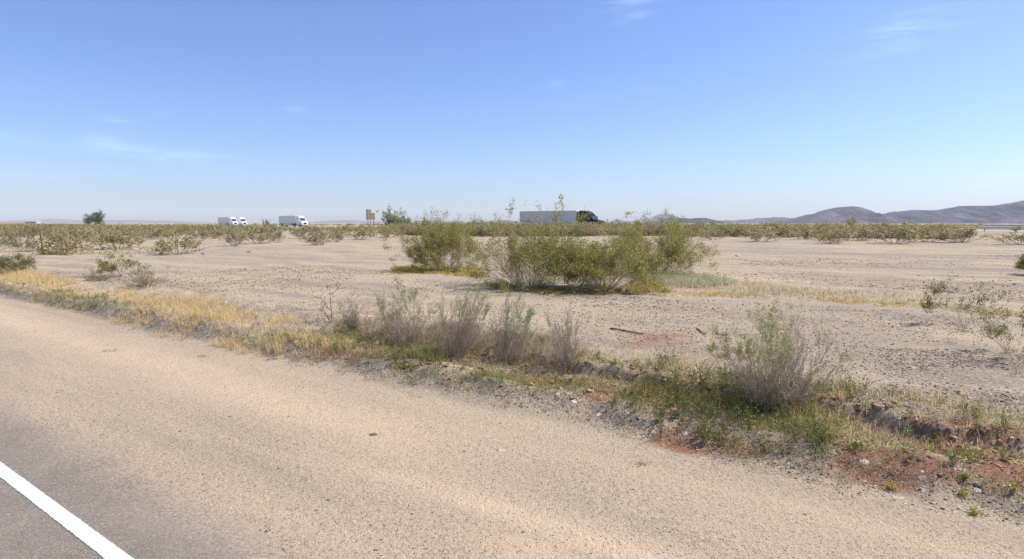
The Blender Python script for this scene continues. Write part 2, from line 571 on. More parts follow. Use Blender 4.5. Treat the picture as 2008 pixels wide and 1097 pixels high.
c = b.mix(b.math('MULTIPLY', b.smooth(patch2, 0.42, 0.64), 0.8), c, (0.395, 0.325, 0.245, 1))
c = b.mix(b.math('MULTIPLY', b.math('MULTIPLY', b.smooth(band, 0.47, 0.60), 0.85), off_sh), c, (0.335, 0.270, 0.205, 1))
c = b.mix(b.math('MULTIPLY', b.math('MULTIPLY', b.math('SUBTRACT', 1.0, b.smooth(band, 0.28, 0.46)), 0.6), off_sh), c, (0.560, 0.432, 0.302, 1))
mid = b.noise(P, 24, 4, 0.75)
mid2 = b.noise(P, 9, 4, 0.7)
c = b.mix(b.math('MULTIPLY', b.math('SUBTRACT', 1.0, b.smooth(mid, 0.30, 0.50)), 0.62), c, (0.185, 0.138, 0.096, 1))
c = b.mix(b.math('MULTIPLY', b.smooth(mid, 0.54, 0.70), 0.55), c, (0.640, 0.510, 0.390, 1))
c = b.mix(b.math('MULTIPLY', b.math('SUBTRACT', 1.0, b.smooth(mid2, 0.32, 0.5)), 0.28), c, (0.24, 0.185, 0.14, 1))
c = b.mix(b.math('MULTIPLY', b.math('SUBTRACT', mott, 0.5), 0.5, clamp=True), c, (0.26, 0.21, 0.17, 1))
# sandy wheel tracks
zs2 = b.math('MULTIPLY', zs, b.math('ADD', 0.35, b.math('MULTIPLY', mott, 1.2)), clamp=True)
c = b.mix(zs2, c, (0.630, 0.480, 0.320, 1))
# dark gravel
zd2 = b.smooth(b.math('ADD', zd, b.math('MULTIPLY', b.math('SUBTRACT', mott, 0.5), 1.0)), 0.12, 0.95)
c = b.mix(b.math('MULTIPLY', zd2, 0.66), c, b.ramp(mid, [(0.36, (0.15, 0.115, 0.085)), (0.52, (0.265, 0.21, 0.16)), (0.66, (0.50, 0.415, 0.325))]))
# red subsoil where the bank is cut
zr2 = b.smooth(b.math('ADD', zr, b.math('MULTIPLY', b.math('SUBTRACT', mott, 0.5), 1.1)), 0.25, 0.85)
c = b.mix(zr2, c, b.ramp(fine, [(0.3, (0.250, 0.118, 0.062)), (0.7, (0.380, 0.190, 0.105))]))
# grains
c = b.mix(b.math('MULTIPLY', b.math('SUBTRACT', 1.0, b.smooth(fine, 0.28, 0.5)), 0.45), c, (0.20, 0.15, 0.105, 1))
c = b.mix(b.math('MULTIPLY', b.smooth(grain, 0.55, 0.75), 0.3), c, (0.60, 0.52, 0.43, 1))
# stones of three sizes
height = b.math('ADD', b.math('MULTIPLY', fine, 0.010), b.math('ADD', b.math('MULTIPLY', mid, 0.026), b.math('MULTIPLY', mid2, 0.03)))
less_sand = b.math('SUBTRACT', 1.0, b.math('MULTIPLY', zs2, 0.75))
for sc, dens, hh in ((110, 0.50, 0.003), (52, 0.36, 0.007), (21, 0.22, 0.014), (8.5, 0.10, 0.02)):
    dist, rc = b.voro(P, sc)
    sp = b.n('ShaderNodeSeparateColor'); b.l(rc, sp.inputs[0])
    amt = b.math('MULTIPLY', b.math('ADD', dens, b.math('MULTIPLY', zd2, 0.42)), less_sand)
    cl = b.noise(P, sc * 0.06, 3)
    amt = b.math('MULTIPLY', amt, b.math('ADD', 0.3, b.math('MULTIPLY', cl, 1.4)))
    if sc < 30: amt = b.math('MULTIPLY', amt, b.math('ADD', 0.06, b.math('MULTIPLY', off_sh, 0.94)))
    pick = b.math('LESS_THAN', sp.outputs[0], amt)
    size = b.math('ADD', 0.18, b.math('MULTIPLY', sp.outputs[2], 0.28))
    edge = b.math('SUBTRACT', 1.0, b.smooth(b.math('DIVIDE', dist, size), 0.75, 1.05))
    mask = b.math('MULTIPLY', pick, edge)
    sc_col = b.ramp(sp.outputs[1], [(0.0, (0.13, 0.098, 0.075)), (0.35, (0.23, 0.175, 0.135)), (0.6, (0.37, 0.29, 0.225)), (0.85, (0.56, 0.46, 0.365)), (1.0, (0.74, 0.65, 0.55))])
    c = b.mix(mask, c, sc_col)
    height = b.math('ADD', height, b.math('MULTIPLY', mask, hh))
# asphalt edge: sand thins out over the pavement
p = b.n('ShaderNodeBsdfPrincipled'); p.inputs['Roughness'].default_value = 0.95; p.inputs['Specular IOR Level'].default_value = 0.1
b.l(c, p.inputs['Base Color'])
bp = b.n('ShaderNodeBump'); bp.inputs['Strength'].default_value = 0.9; bp.inputs['Distance'].default_value = 1.0
b.l(height, bp.inputs['Height']); b.l(bp.outputs[0], p.inputs['Normal'])
b.l(p.outputs[0], out.inputs[0])
me.materials.append(m)


# ------------------------------------------------------------------ road, paint, freeway
def strip(name, n0, n1, s0, s1, lift, mat, label, cat, zfix=None, ds=2.0, dn=None, ragged=0.0):
    sv = np.arange(s0, s1 + 1e-6, ds)
    nv = np.linspace(n0, n1, 2 if dn is None else max(2, int((n1 - n0) / dn) + 1))
    A, B = np.meshgrid(sv, nv, indexing='ij')
    if ragged:
        B = B.copy(); B[:, -1] += ragged * (fbm(sv * 1.1, sv * 0 + 2, 91) - 0.47) * 2 + ragged * 0.6 * (vn(sv * 5, sv * 0, 92) - .5)
    if zfix is not None: B = B + fwy_off(A)
    x, y = xy(A, B)
    z = (terrain(x, y) if zfix is None else np.full_like(x, zfix)) + lift
    i = np.arange(A.size).reshape(A.shape)
    q = np.stack([i[:-1, :-1], i[1:, :-1], i[1:, 1:], i[:-1, 1:]], -1).reshape(-1, 4)
    v = np.stack([x, y, z], -1).reshape(-1, 3)
    if np.cross(v[q[0, 1]] - v[q[0, 0]], v[q[0, 3]] - v[q[0, 0]])[2] < 0: q = q[:, ::-1]
    g = Geo(); g.add(v, (0.3, 0.3, 0.3), q=q)
    o = g.build(name, mat)
    return tag(o, label, cat, kind='structure')


m_asp, nt, out = new_mat('worn_asphalt'); b = NB(nt)
geo = b.n('ShaderNodeNewGeometry'); P = geo.outputs['Position']
dt = b.n('ShaderNodeVectorMath', operation='DOT_PRODUCT'); b.l(P, dt.inputs[0]); dt.inputs[1].default_value = (NX, NY, 0)
nco = dt.outputs['Value']
f1 = b.noise(P, 120, 3, 0.7); f2 = b.noise(P, 1.3, 5, 0.6); f3 = b.noise(P, 32, 4, 0.7)
ca = b.ramp(f2, [(0.3, (0.200, 0.165, 0.127)), (0.7, (0.275, 0.228, 0.178))])
dist, rc = b.voro(P, 95)
sp = b.n('ShaderNodeSeparateColor'); b.l(rc, sp.inputs[0])
ca = b.mix(b.math('MULTIPLY', b.math('LESS_THAN', dist, 0.45), 0.8), ca,
           b.ramp(sp.outputs[0], [(0, (0.075, 0.062, 0.052)), (0.5, (0.21, 0.175, 0.145)), (0.8, (0.36, 0.30, 0.245)), (1, (0.56, 0.48, 0.40))]))
# blown sand lies thicker towards the shoulder
sandm = b.math('ADD', nco, b.math('MULTIPLY', b.math('SUBTRACT', f3, 0.5), 1.6))
sandm = b.math('ADD', sandm, b.math('MULTIPLY', b.math('SUBTRACT', f1, 0.5), 1.6))
sandm = b.math('ADD', sandm, b.math('MULTIPLY', b.math('SUBTRACT', f2, 0.5), 0.5))
f4 = b.noise(P, 0.5, 3, 0.6)
ca = b.mix(b.math('MULTIPLY', b.smooth(f4, 0.45, 0.65), 0.4), ca, (0.30, 0.245, 0.195, 1))
ca = b.mix(b.math('MULTIPLY', b.math('SUBTRACT', 1.0, b.smooth(f3, 0.30, 0.45)), 0.4), ca, (0.11, 0.092, 0.078, 1))
ca = b.mix(b.math('MULTIPLY', b.smooth(sandm, 2.12, 2.82), 0.92), ca, b.ramp(f3, [(0.35, (0.34, 0.255, 0.18)), (0.65, (0.50, 0.385, 0.275))]))
p = b.n('ShaderNodeBsdfPrincipled'); p.inputs['Roughness'].default_value = 0.9; p.inputs['Specular IOR Level'].default_value = 0.2
b.l(ca, p.inputs['Base Color'])
bp = b.n('ShaderNodeBump'); bp.inputs['Strength'].default_value = 0.7; bp.inputs['Distance'].default_value = 1.0
b.l(b.math('ADD', b.math('MULTIPLY', f1, 0.006), b.math('MULTIPLY', dist, -0.004)), bp.inputs['Height'])
b.l(bp.outputs[0], p.inputs['Normal']); b.l(p.outputs[0], out.inputs[0])
strip('road', -6.5, 2.62, -120, 400, 0.005, m_asp, 'worn grey asphalt road sprinkled with sand at its edge', 'road', ds=0.12, ragged=0.22)

m_paint, nt, out = new_mat('road_paint'); b = NB(nt)
geo = b.n('ShaderNodeNewGeometry'); P = geo.outputs['Position']
f1 = b.noise(P, 90, 4, 0.7); f2 = b.noise(P, 6, 4, 0.6)
cp = b.ramp(f1, [(0.25, (0.50, 0.47, 0.42)), (0.5, (0.66, 0.64, 0.60))])
cp = b.mix(b.math('MULTIPLY', b.smooth(f2, 0.55, 0.8), 0.35), cp, (0.5, 0.46, 0.41, 1))
p = b.n('ShaderNodeBsdfPrincipled'); p.inputs['Roughness'].default_value = 0.8; p.inputs['Specular IOR Level'].default_value = 0.2
b.l(cp, p.inputs['Base Color'])
# paint is worn off at its edges and in chips
_p = at(222, 1089); LINE_N = sn(_p.x, _p.y)[1]
dt = b.n('ShaderNodeVectorMath', operation='DOT_PRODUCT'); b.l(P, dt.inputs[0]); dt.inputs[1].default_value = (NX, NY, 0)
ed = b.math('ABSOLUTE', b.math('SUBTRACT', dt.outputs['Value'], LINE_N))
f3 = b.noise(P, 45, 5, 0.75)
wear = b.math('ADD', b.math('MULTIPLY', b.smooth(ed, 0.045, 0.085), 0.55), b.math('ADD', b.math('MULTIPLY', f3, 0.7), b.math('MULTIPLY', f2, 0.18)))
tr = b.n('ShaderNodeBsdfTransparent'); mx = b.n('ShaderNodeMixShader')
b.l(b.smooth(wear, 0.61, 0.75), mx.inputs[0]); b.l(p.outputs[0], mx.inputs[1]); b.l(tr.outputs[0], mx.inputs[2]); b.l(mx.outputs[0], out.inputs[0])
_p = at(222, 1089); _n0 = sn(_p.x, _p.y)[1]
strip('road_marking', _n0 - 0.082, _n0 + 0.082, -120, 400, 0.010, m_paint, 'solid white edge line painted along the asphalt', 'road marking', ds=2.0)

M_CONC = simple_mat('pale_concrete', (0.50, 0.47, 0.43), 0.9, var=0.15, scale=0.3, spec=0.2)
strip('freeway', 121, 133, -250, 1500, 0.03, M_CONC, 'raised pale concrete freeway carriageway running behind the scrub', 'road', zfix=1.2, ds=25)
strip('freeway', 150.5, 162, -250, 1500, 0.03, M_CONC, 'far pale concrete freeway carriageway beyond the median', 'road', zfix=1.5, ds=25)

# ------------------------------------------------------------------ mountains
m_mt, nt, out = new_mat('haze_tinted_rock'); b = NB(nt)
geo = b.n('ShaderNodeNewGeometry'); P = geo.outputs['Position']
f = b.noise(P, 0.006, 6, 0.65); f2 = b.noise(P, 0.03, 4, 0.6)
c = b.ramp(f, [(0.35, (0.056, 0.056, 0.084)), (0.50, (0.105, 0.100, 0.138)), (0.66, (0.190, 0.174, 0.212))])  # blue haze of distance painted into the rock colour, on top of the volume
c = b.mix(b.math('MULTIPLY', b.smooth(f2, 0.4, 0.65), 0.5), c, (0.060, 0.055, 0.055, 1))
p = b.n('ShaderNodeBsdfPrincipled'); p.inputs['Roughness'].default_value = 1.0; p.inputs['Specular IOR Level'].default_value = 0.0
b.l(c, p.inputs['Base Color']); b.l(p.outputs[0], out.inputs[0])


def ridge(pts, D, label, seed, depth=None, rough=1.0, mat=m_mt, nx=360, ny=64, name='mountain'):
    px = np.array([q[0] for q in pts], float); py = np.array([q[1] for q in pts], float)
    xs = np.linspace(px[0], px[-1], nx)
    hs = np.interp(xs, px, py)
    k = np.array([1, 2, 1.]) / 4
    hs[1:-1] = np.convolve(hs, k, 'valid')
    hpx = np.maximum(HOR - hs, 0.0)
    hz = hpx / FPX * D + CAMH
    Xc = (xs - W0 / 2) / FPX / (CA + SA * (H0 / 2 - HOR) / FPX) * D
    depth = depth or D * 0.10
    v = np.linspace(-1, 1, ny)
    XX, VV = np.meshgrid(Xc, v, indexing='ij')
    HH = np.repeat(hz[:, None], ny, 1)
    prof = np.clip(1 - np.abs(VV), 0, 1) ** 1.15
    sc = 6.0 / (Xc[-1] - Xc[0]) * (nx / 60)
    spur = fbm(XX * sc + VV * 0.6, VV * 2.4 + 3, seed, 6) - 0.49
    spur = spur * 2.3 * (np.abs(VV) * (1 - np.abs(VV)) * 4) * rough
    Z = HH * np.clip(prof + spur * 0.55 * (prof > 0), 0, 1.0) - 4 * (prof <= 0.001)
    Z = np.minimum(Z, HH)
    YY = D + VV * depth + (fbm(XX * sc * .5, VV * 0 + 1.5, seed + 3, 3) - 0.5) * depth * 0.5 * (1 - np.abs(VV))
    XX = XX * (YY / D) ** 0.0
    i = np.arange(XX.size).reshape(XX.shape)
    q = np.stack([i[:-1, :-1], i[1:, :-1], i[1:, 1:], i[:-1, 1:]], -1).reshape(-1, 4)
    g = Geo(); g.add(np.stack([XX, YY, Z - 3], -1).reshape(-1, 3), (0.2, 0.2, 0.2), q=q)
    o = g.build(name, mat, smooth=True)
    return tag(o, label, 'mountain' if name == 'mountain' else name, kind='structure')


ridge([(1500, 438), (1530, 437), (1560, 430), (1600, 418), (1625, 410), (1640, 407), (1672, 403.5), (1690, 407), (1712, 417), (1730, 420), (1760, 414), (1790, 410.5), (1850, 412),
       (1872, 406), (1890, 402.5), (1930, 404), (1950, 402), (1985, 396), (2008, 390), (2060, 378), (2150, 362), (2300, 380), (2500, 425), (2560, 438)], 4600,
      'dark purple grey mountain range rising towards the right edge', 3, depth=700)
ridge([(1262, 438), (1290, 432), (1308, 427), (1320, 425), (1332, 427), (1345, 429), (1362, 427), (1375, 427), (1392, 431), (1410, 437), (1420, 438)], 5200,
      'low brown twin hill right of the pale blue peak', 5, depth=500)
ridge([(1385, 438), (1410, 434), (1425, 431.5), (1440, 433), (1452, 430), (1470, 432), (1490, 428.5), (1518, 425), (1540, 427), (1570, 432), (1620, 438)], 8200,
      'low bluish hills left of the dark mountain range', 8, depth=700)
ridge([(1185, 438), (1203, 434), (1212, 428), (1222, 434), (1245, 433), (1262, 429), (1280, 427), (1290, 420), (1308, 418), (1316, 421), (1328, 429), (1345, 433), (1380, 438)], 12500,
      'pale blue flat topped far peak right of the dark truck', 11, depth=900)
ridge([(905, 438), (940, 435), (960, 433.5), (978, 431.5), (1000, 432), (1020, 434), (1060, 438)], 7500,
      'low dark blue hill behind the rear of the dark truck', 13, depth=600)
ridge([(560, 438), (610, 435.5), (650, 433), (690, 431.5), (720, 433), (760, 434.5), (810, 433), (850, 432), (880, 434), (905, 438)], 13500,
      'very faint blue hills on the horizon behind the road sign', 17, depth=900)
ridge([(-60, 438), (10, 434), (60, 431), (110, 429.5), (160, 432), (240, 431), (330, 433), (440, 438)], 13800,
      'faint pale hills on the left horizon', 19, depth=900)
m_soil = simple_mat('bare_soil', (0.36, 0.24, 0.17), 1.0, var=0.25, scale=0.05, spec=0.0)
ridge([(-140, 438), (-60, 433), (0, 432), (30, 431.5), (52, 432.5), (70, 436), (84, 438)], 900, 'bare reddish earth mound on the far left horizon', 23, depth=40, mat=m_soil, nx=60, ny=16, name='hill', rough=0.3)


# ------------------------------------------------------------------ region sampling on the ground
def inpoly(px, py, poly):
    r = np.zeros(len(px), bool); j = len(poly) - 1
    for i in range(len(poly)):
        xi, yi = poly[i]; xj, yj = poly[j]
        c_ = ((yi > py) != (yj > py)) & (px < (xj - xi) * (py - yi) / (yj - yi + 1e-12) + xi)
        r ^= c_; j = i
    return r


def region(poly, dens, rng, soft=0.0, patch=None):
    """random ground points inside a patch whose outline is given by its corners in the photo"""
    c = [at(*p) for p in poly]; pl = [(v.x, v.y) for v in c]
    x0, x1 = min(p[0] for p in pl), max(p[0] for p in pl); y0, y1 = min(p[1] for p in pl), max(p[1] for p in pl)
    n = int((x1 - x0) * (y1 - y0) * dens)
    x = rng.uniform(x0, x1, n); y = rng.uniform(y0, y1, n)
    xs = x + soft * (fbm(x * 1.3, y * 1.3, 5) - .47) * 4; ys = y + soft * (fbm(x * 1.3 + 9, y * 1.3, 6) - .47) * 4
    k = inpoly(xs, ys, pl); x, y = x[k], y[k]
    if patch is not None:
        sc, thr, gain, sd = patch
        k = rng.uniform(0, 1, len(x)) < np.clip((fbm(x * sc, y * sc, sd) - thr) * gain, 0, 1)
        x, y = x[k], y[k]
    return np.stack([x, y, terrain(x, y) - 0.01], 1)


GOLD = [(0.78, 0.59, 0.28), (0.72, 0.53, 0.24), (0.82, 0.66, 0.37), (0.62, 0.46, 0.22)]
GREEN = [(0.250, 0.275, 0.080), (0.330, 0.345, 0.120), (0.180, 0.205, 0.070), (0.42, 0.37, 0.15)]
PALE = [(0.70, 0.60, 0.41), (0.78, 0.69, 0.51), (0.58, 0.45, 0.25), (0.46, 0.41, 0.18)]
YELL = [(0.56, 0.43, 0.07), (0.64, 0.50, 0.10), (0.42, 0.37, 0.08), (0.62, 0.44, 0.17)]
DEAD = [(0.42, 0.34, 0.24), (0.32, 0.25, 0.175), (0.54, 0.44, 0.32), (0.22, 0.17, 0.12)]


def grass(name, specs, label, cat, seed, mat=M_GRASS):
    rng = np.random.default_rng(seed); g = Geo()
    for (poly, dens, cols, w, hmin, hmax, wid, lean, soft, patch) in specs:
        tuft = region(poly, dens, rng, soft, patch)
        k = 7
        p = np.repeat(tuft, k, 0)
        p[:, :2] += rng.standard_normal((len(p), 2)) * 0.035
        p[:, 2] = terrain(p[:, 0], p[:, 1]) - 0.01
        hh = np.repeat(rng.uniform(hmin, hmax, len(tuft)) * (0.5 + fbm(tuft[:, 0] * 1.1, tuft[:, 1] * 1.1, seed) * 1.05), k) * rng.uniform(0.55, 1.15, len(p))
        f = palette(rng, cols, w, 0.13)
        blades(g, p, hh, wid, rng, f, lean)
    o = g.build(name, mat)
    return tag(o, label, cat, kind='stuff')


gold_poly = [(-120, 528), (0, 534), (70, 538), (150, 556), (215, 562), (260, 574), (300, 578), (400, 590), (500, 612), (560, 622), (640, 650), (760, 690), (735, 706), (640, 697),
             (540, 682), (430, 660), (340, 640), (270, 622), (150, 600), (0, 572), (-120, 560)]
gold2 = [(230, 585), (300, 578), (420, 594), (520, 616), (640, 652), (700, 680), (640, 690), (500, 668), (400, 650), (300, 622), (235, 606)]
grass('dry_grass', [
    (gold_poly, 75, GOLD + PALE[:2], (4, 3, 3, 2, 2, 1), 0.07, 0.24, 0.006, 1.0, 0.14, (1.1, 0.37, 4.5, 3)),
    (gold2, 130, GOLD + PALE[:2], (5, 3, 4, 1, 2, 1), 0.12, 0.32, 0.006, 0.9, 0.2, (1.0, 0.36, 4.0, 8)),
    ([(-120, 528), (0, 534), (70, 538), (150, 556), (120, 568), (0, 552), (-120, 545)], 85, GOLD, (5, 3, 4, 1), 0.12, 0.32, 0.008, 0.9, 0.2, (0.9, 0.27, 4, 4)),
    ([(560, 660), (700, 690), (760, 700), (730, 716), (640, 704), (560, 690)], 90, [(0.40, 0.22, 0.09), (0.34, 0.18, 0.08), (0.46, 0.30, 0.12), (0.27, 0.16, 0.07)], (3, 3, 2, 2), .06, .14, .006, .9, .1, None),
    ([(1600, 770), (1720, 800), (1700, 880), (1560, 860), (1520, 800)], 110, GOLD, (3, 4, 2, 3), 0.10, 0.30, 0.005, 0.8, 0.1, (1.5, 0.3, 4, 4)),
    ([(1040, 640), (1180, 650), (1240, 720), (1120, 740), (1030, 700)], 40, PALE, (3, 3, 2, 2), 0.06, 0.20, 0.005, 0.8, 0.2, (1.2, 0.35, 4, 14)),
], 'golden dry grass along the top of the roadside bank', 'grass', 101)
grass('green_grass', [
    ([(10, 562), (120, 572), (230, 592), (270, 610), (240, 626), (150, 610), (40, 588)], 70, GREEN, (4, 4, 2, 4), 0.08, 0.2, 0.008, 0.6, 0.15, (0.9, 0.25, 4, 5)),
    ([(700, 690), (800, 690), (930, 720), (1010, 745), (1060, 775), (1000, 790), (850, 765), (740, 735), (690, 715)], 60, GREEN, (4, 4, 3, 3), 0.08, 0.24, 0.005, 1.2, 0.15, (1.4, 0.27, 4, 6)),
    ([(1360, 780), (1440, 750), (1560, 780), (1690, 840), (1650, 890), (1500, 900), (1400, 850), (1310, 810)], 50, GREEN, (4, 4, 4, 2), 0.08, 0.28, 0.005, 1.4, 0.2, (1.4, 0.33, 4, 7)),
    ([(1060, 760), (1200, 740), (1330, 760), (1400, 770), (1380, 850), (1240, 830), (1080, 800)], 28, GREEN, (3, 4, 2, 4), 0.05, 0.18, 0.005, 0.9, 0.15, (1.4, 0.38, 4, 9)),
    ([(1680, 780), (2008, 850), (2100, 900), (2100, 1060), (1950, 1000), (1700, 880)], 40, GREEN, (3, 4, 2, 4), 0.04, 0.16, 0.005, 0.9, 0.15, (1.4, 0.42, 4, 12)),
    ([(240, 615), (420, 655), (700, 712), (700, 728), (420, 675), (240, 632)], 30, GREEN, (3, 4, 2, 5), 0.05, 0.13, 0.006, 0.8, 0.1, (1.1, 0.33, 4, 15)),
], 'short green grass growing in the roadside ditch', 'grass', 102)
grass('pale_grass', [
    ([(1235, 545), (1330, 540), (1420, 548), (1560, 565), (1700, 575), (1850, 585), (1870, 600), (1700, 594), (1550, 583), (1380, 575), (1240, 572)], 60, PALE, (4, 3, 2, 1), 0.07, 0.22, 0.014, 0.7, 0.25, (0.5, 0.30, 4, 3)),
    ([(1260, 545), (1330, 541), (1420, 550), (1440, 562), (1360, 566), (1270, 562)], 70, [(0.56, 0.52, 0.36), (0.48, 0.46, 0.27), (0.62, 0.56, 0.42), (0.40, 0.40, 0.2)], (3, 2, 3, 2), 0.15, 0.4, 0.014, 0.7, 0.2, None),
    ([(1300, 572), (1550, 580), (1760, 593), (1900, 606), (2060, 615), (2060, 625), (1750, 602), (1550, 590), (1290, 580)], 55, YELL + GOLD[:2], (2, 2, 3, 4, 3, 3), 0.04, 0.13, 0.014, 0.9, 0.25, (0.6, 0.28, 4, 5)),
    ([(1360, 482), (1520, 512), (1560, 520), (1440, 523), (1360, 518)], 2.5, GOLD, (2, 3, 1, 3), 0.05, 0.12, 0.03, 0.8, 0.4, (0.3, 0.4, 4, 6)),
    ([(200, 484), (330, 488), (320, 497), (150, 500), (60, 498), (60, 492)], 6, PALE, (3, 3, 2, 4), 0.1, 0.3, 0.035, 0.8, 0.4, (0.3, 0.3, 4, 6)),
], 'pale dry grass strip running right from the creosote bushes', 'grass', 103)
grass('ground_cover', [
    ([(765, 528), (850, 520), (960, 530), (955, 546), (870, 540), (775, 536)], 60, YELL, (4, 3, 3, 2), 0.06, 0.16, 0.018, 0.8, 0.15, (0.8, 0.25, 4, 3)),
    ([(1235, 560), (1290, 560), (1310, 572), (1240, 576)], 80, YELL, (4, 4, 2, 3), 0.08, 0.22, 0.016, 0.8, 0.1, None),
    ([(950, 555), (1060, 568), (1240, 572), (1250, 580), (1060, 580), (940, 562)], 40, [(0.22, 0.20, 0.05), (0.30, 0.25, 0.08), (0.16, 0.15, 0.05), (0.40, 0.32, 0.1)], (3, 3, 2, 2), 0.06, 0.22, 0.015, 0.8, 0.15, None),
    ([(80, 492), (150, 492), (150, 500), (80, 500)], 12, YELL, (2, 2, 4, 1), 0.08, 0.2, 0.03, 0.8, 0.3, None),
], 'yellow flowering ground cover around the foot of the creosote bushes', 'ground cover', 104)
grass('dead_weeds', [
    ([(200, 612), (330, 640), (540, 690), (720, 735), (900, 770), (1000, 790), (980, 815), (860, 790), (700, 745), (500, 702), (300, 652), (190, 628)], 55, DEAD, (3, 3, 2, 3), 0.04, 0.14, 0.005, 1.0, 0.12, (1.2, 0.3, 4, 3)),
    ([(740, 640), (840, 640), (1000, 660), (1060, 700), (1040, 735), (940, 720), (820, 690), (740, 670)], 110, DEAD, (3, 3, 3, 2), 0.05, 0.24, 0.004, 1.2, 0.15, (1.2, 0.27, 4, 4)),
    ([(1060, 700), (1160, 740), (1300, 770), (1420, 770), (1400, 800), (1250, 790), (1080, 750)], 60, DEAD, (3, 3, 3, 2), 0.04, 0.16, 0.005, 1.0, 0.12, (1.2, 0.33, 4, 5)),
    ([(1400, 850), (1600, 880), (1700, 900), (1640, 960), (1480, 930), (1390, 900)], 110, DEAD, (3, 4, 2, 4), 0.04, 0.18, 0.004, 1.3, 0.15, (1.2, 0.28, 4, 6)),
    ([(1640, 800), (2100, 900), (2120, 1060), (1980, 1030), (1700, 960)], 18, DEAD, (3, 3, 3, 3), 0.03, 0.13, 0.004, 1.3, 0.15, (1.3, 0.33, 4, 16)),
    ([(1330, 740), (1640, 790), (1700, 860), (1600, 900), (1400, 860)], 60, DEAD, (3, 4, 2, 4), 0.08, 0.26, 0.004, 1.2, 0.15, (1.2, 0.3, 4, 17)),
    ([(100, 530), (200, 540), (320, 552), (300, 575), (200, 556), (90, 542)], 14, DEAD, (3, 2, 3, 1), 0.05, 0.2, 0.01, 1.0, 0.2, (0.8, 0.33, 4, 7)),
    ([(620, 600), (740, 620), (760, 660), (640, 640)], 20, DEAD, (3, 2, 3, 1), 0.05, 0.18, 0.005, 1.0, 0.2, (1.0, 0.36, 4, 8)),
], 'grey dead weeds scattered along the roadside bank', 'weeds', 105)


# leafy weeds in the ditch
def leafy(name, specs, label, cat, seed):
    rng = np.random.default_rng(seed); g = Geo()
    for poly, dens, cols, w, spread, size, per, patch in specs:
        t = region(poly, dens, rng, 0.12, patch)
        p = np.repeat(t, per, 0)
        off = rng.standard_normal((len(p), 3)) * spread; off[:, 2] = np.abs(off[:, 2]) * 0.9
        p = p + off; p[:, 2] = np.maximum(p[:, 2], terrain(p[:, 0], p[:, 1]) + 0.005)
        leaves(g, p, size, rng, palette(rng, cols, w, 0.18), 0.45, up=0.4)
    return tag(g.build(name, M_LEAF), label, cat, kind='stuff')


leafy('weeds', [
    ([(900, 745), (1100, 770), (1300, 830), (1420, 880), (1330, 890), (1150, 830), (950, 785)], 18, GREEN + [(0.6, 0.5, 0.18), (0.68, 0.60, 0.45)], (4, 3, 2, 2, 1, 2), 0.04, 0.03, 12, (1.3, 0.33, 4, 2)),
    ([(1350, 775), (1440, 740), (1640, 810), (1720, 880), (1600, 925), (1450, 895), (1350, 840)], 60, GREEN, (5, 4, 5, 1), 0.065, 0.036, 16, (1.3, 0.27, 4, 3)),
    ([(700, 695), (900, 720), (1050, 770), (980, 790), (800, 750)], 60, GREEN, (4, 3, 4, 2), 0.05, 0.030, 16, (1.3, 0.3, 4, 4)),
    ([(1180, 745), (1400, 740), (1420, 770), (1200, 770)], 6, GREEN, (4, 3, 3, 2), 0.04, 0.03, 12, (1.3, 0.36, 4, 5)),
    ([(1720, 860), (2080, 960), (2100, 1060), (1900, 1000), (1740, 940)], 28, GREEN + [(0.62, 0.52, 0.10), (0.68, 0.60, 0.45)], (3, 3, 2, 2, 1, 1), 0.04, 0.028, 11, (1.3, 0.36, 4, 6)),
    ([(1680, 790), (1960, 850), (2080, 900), (1800, 880)], 26, GREEN, (3, 4, 2, 3), 0.04, 0.028, 11, (1.3, 0.36, 4, 16)),
    ([(1230, 555), (1320, 545), (1340, 556), (1250, 566)], 20, GREEN, (4, 4, 2, 2), 0.07, 0.06, 12, None),
], 'leafy green weeds spilling over the eroded ditch', 'weeds', 106)

# continuous cover of the bank, laid out along it
def along(s0, s1, n0, n1, dens, rng, patch, fade=0.35):
    n_ = int((s1 - s0) * (n1 - n0) * dens)
    a = rng.uniform(s0, s1, n_); c_ = rng.uniform(n0, n1, n_)
    w_ = 0.5 * (vn(a * 0.8, a * 0, 44) - 0.5)
    x, y = xy(a, c_ + w_)
    k = rng.uniform(0, 1, n_) < np.clip((fbm(x * patch[0], y * patch[0], patch[3]) - patch[1]) * patch[2], 0, 1) * ss(n0, n0 + fade, c_) * (1 - ss(n1 - fade, n1, c_))
    x, y = x[k], y[k]
    return np.stack([x, y, terrain(x, y) - 0.01], 1)


rng = np.random.default_rng(905)
g = Geo()
for s0, s1, n0, n1, dens, cols, w, h0, h1, lean in [
    (-8, 12, 6.45, 9.6, 100, DEAD, (3, 3, 3, 3), 0.04, 0.15, 1.2),
    (-8, 11, 7.4, 9.9, 100, PALE + GOLD[:2], (3, 3, 3, 2, 2, 2), 0.05, 0.20, 1.0),
    (-8, 12, 6.7, 9.2, 55, GREEN, (3, 4, 3, 4), 0.04, 0.17, 1.1),
    (5.0, 11.0, 8.1, 10.0, 240, [(0.34, 0.275, 0.20), (0.25, 0.20, 0.145), (0.44, 0.36, 0.26), (0.17, 0.13, 0.095)], (3, 4, 2, 3), 0.06, 0.26, 1.1),
    (11, 45, 6.5, 7.5, 60, [(0.30, 0.24, 0.165), (0.22, 0.175, 0.12), (0.38, 0.31, 0.22), (0.26, 0.26, 0.12)], (3, 4, 2, 2), 0.03, 0.10, 1.3)]:
    t = along(s0, s1, n0, n1, dens, rng, (1.5, 0.30, 4, 60 + len(g.v)))
    p = np.repeat(t, 6, 0); p[:, :2] += rng.standard_normal((len(p), 2)) * 0.03; p[:, 2] = terrain(p[:, 0], p[:, 1]) - 0.01
    blades(g, p, rng.uniform(h0, h1, len(p)), 0.0045, rng, palette(rng, cols, w, .14), lean)
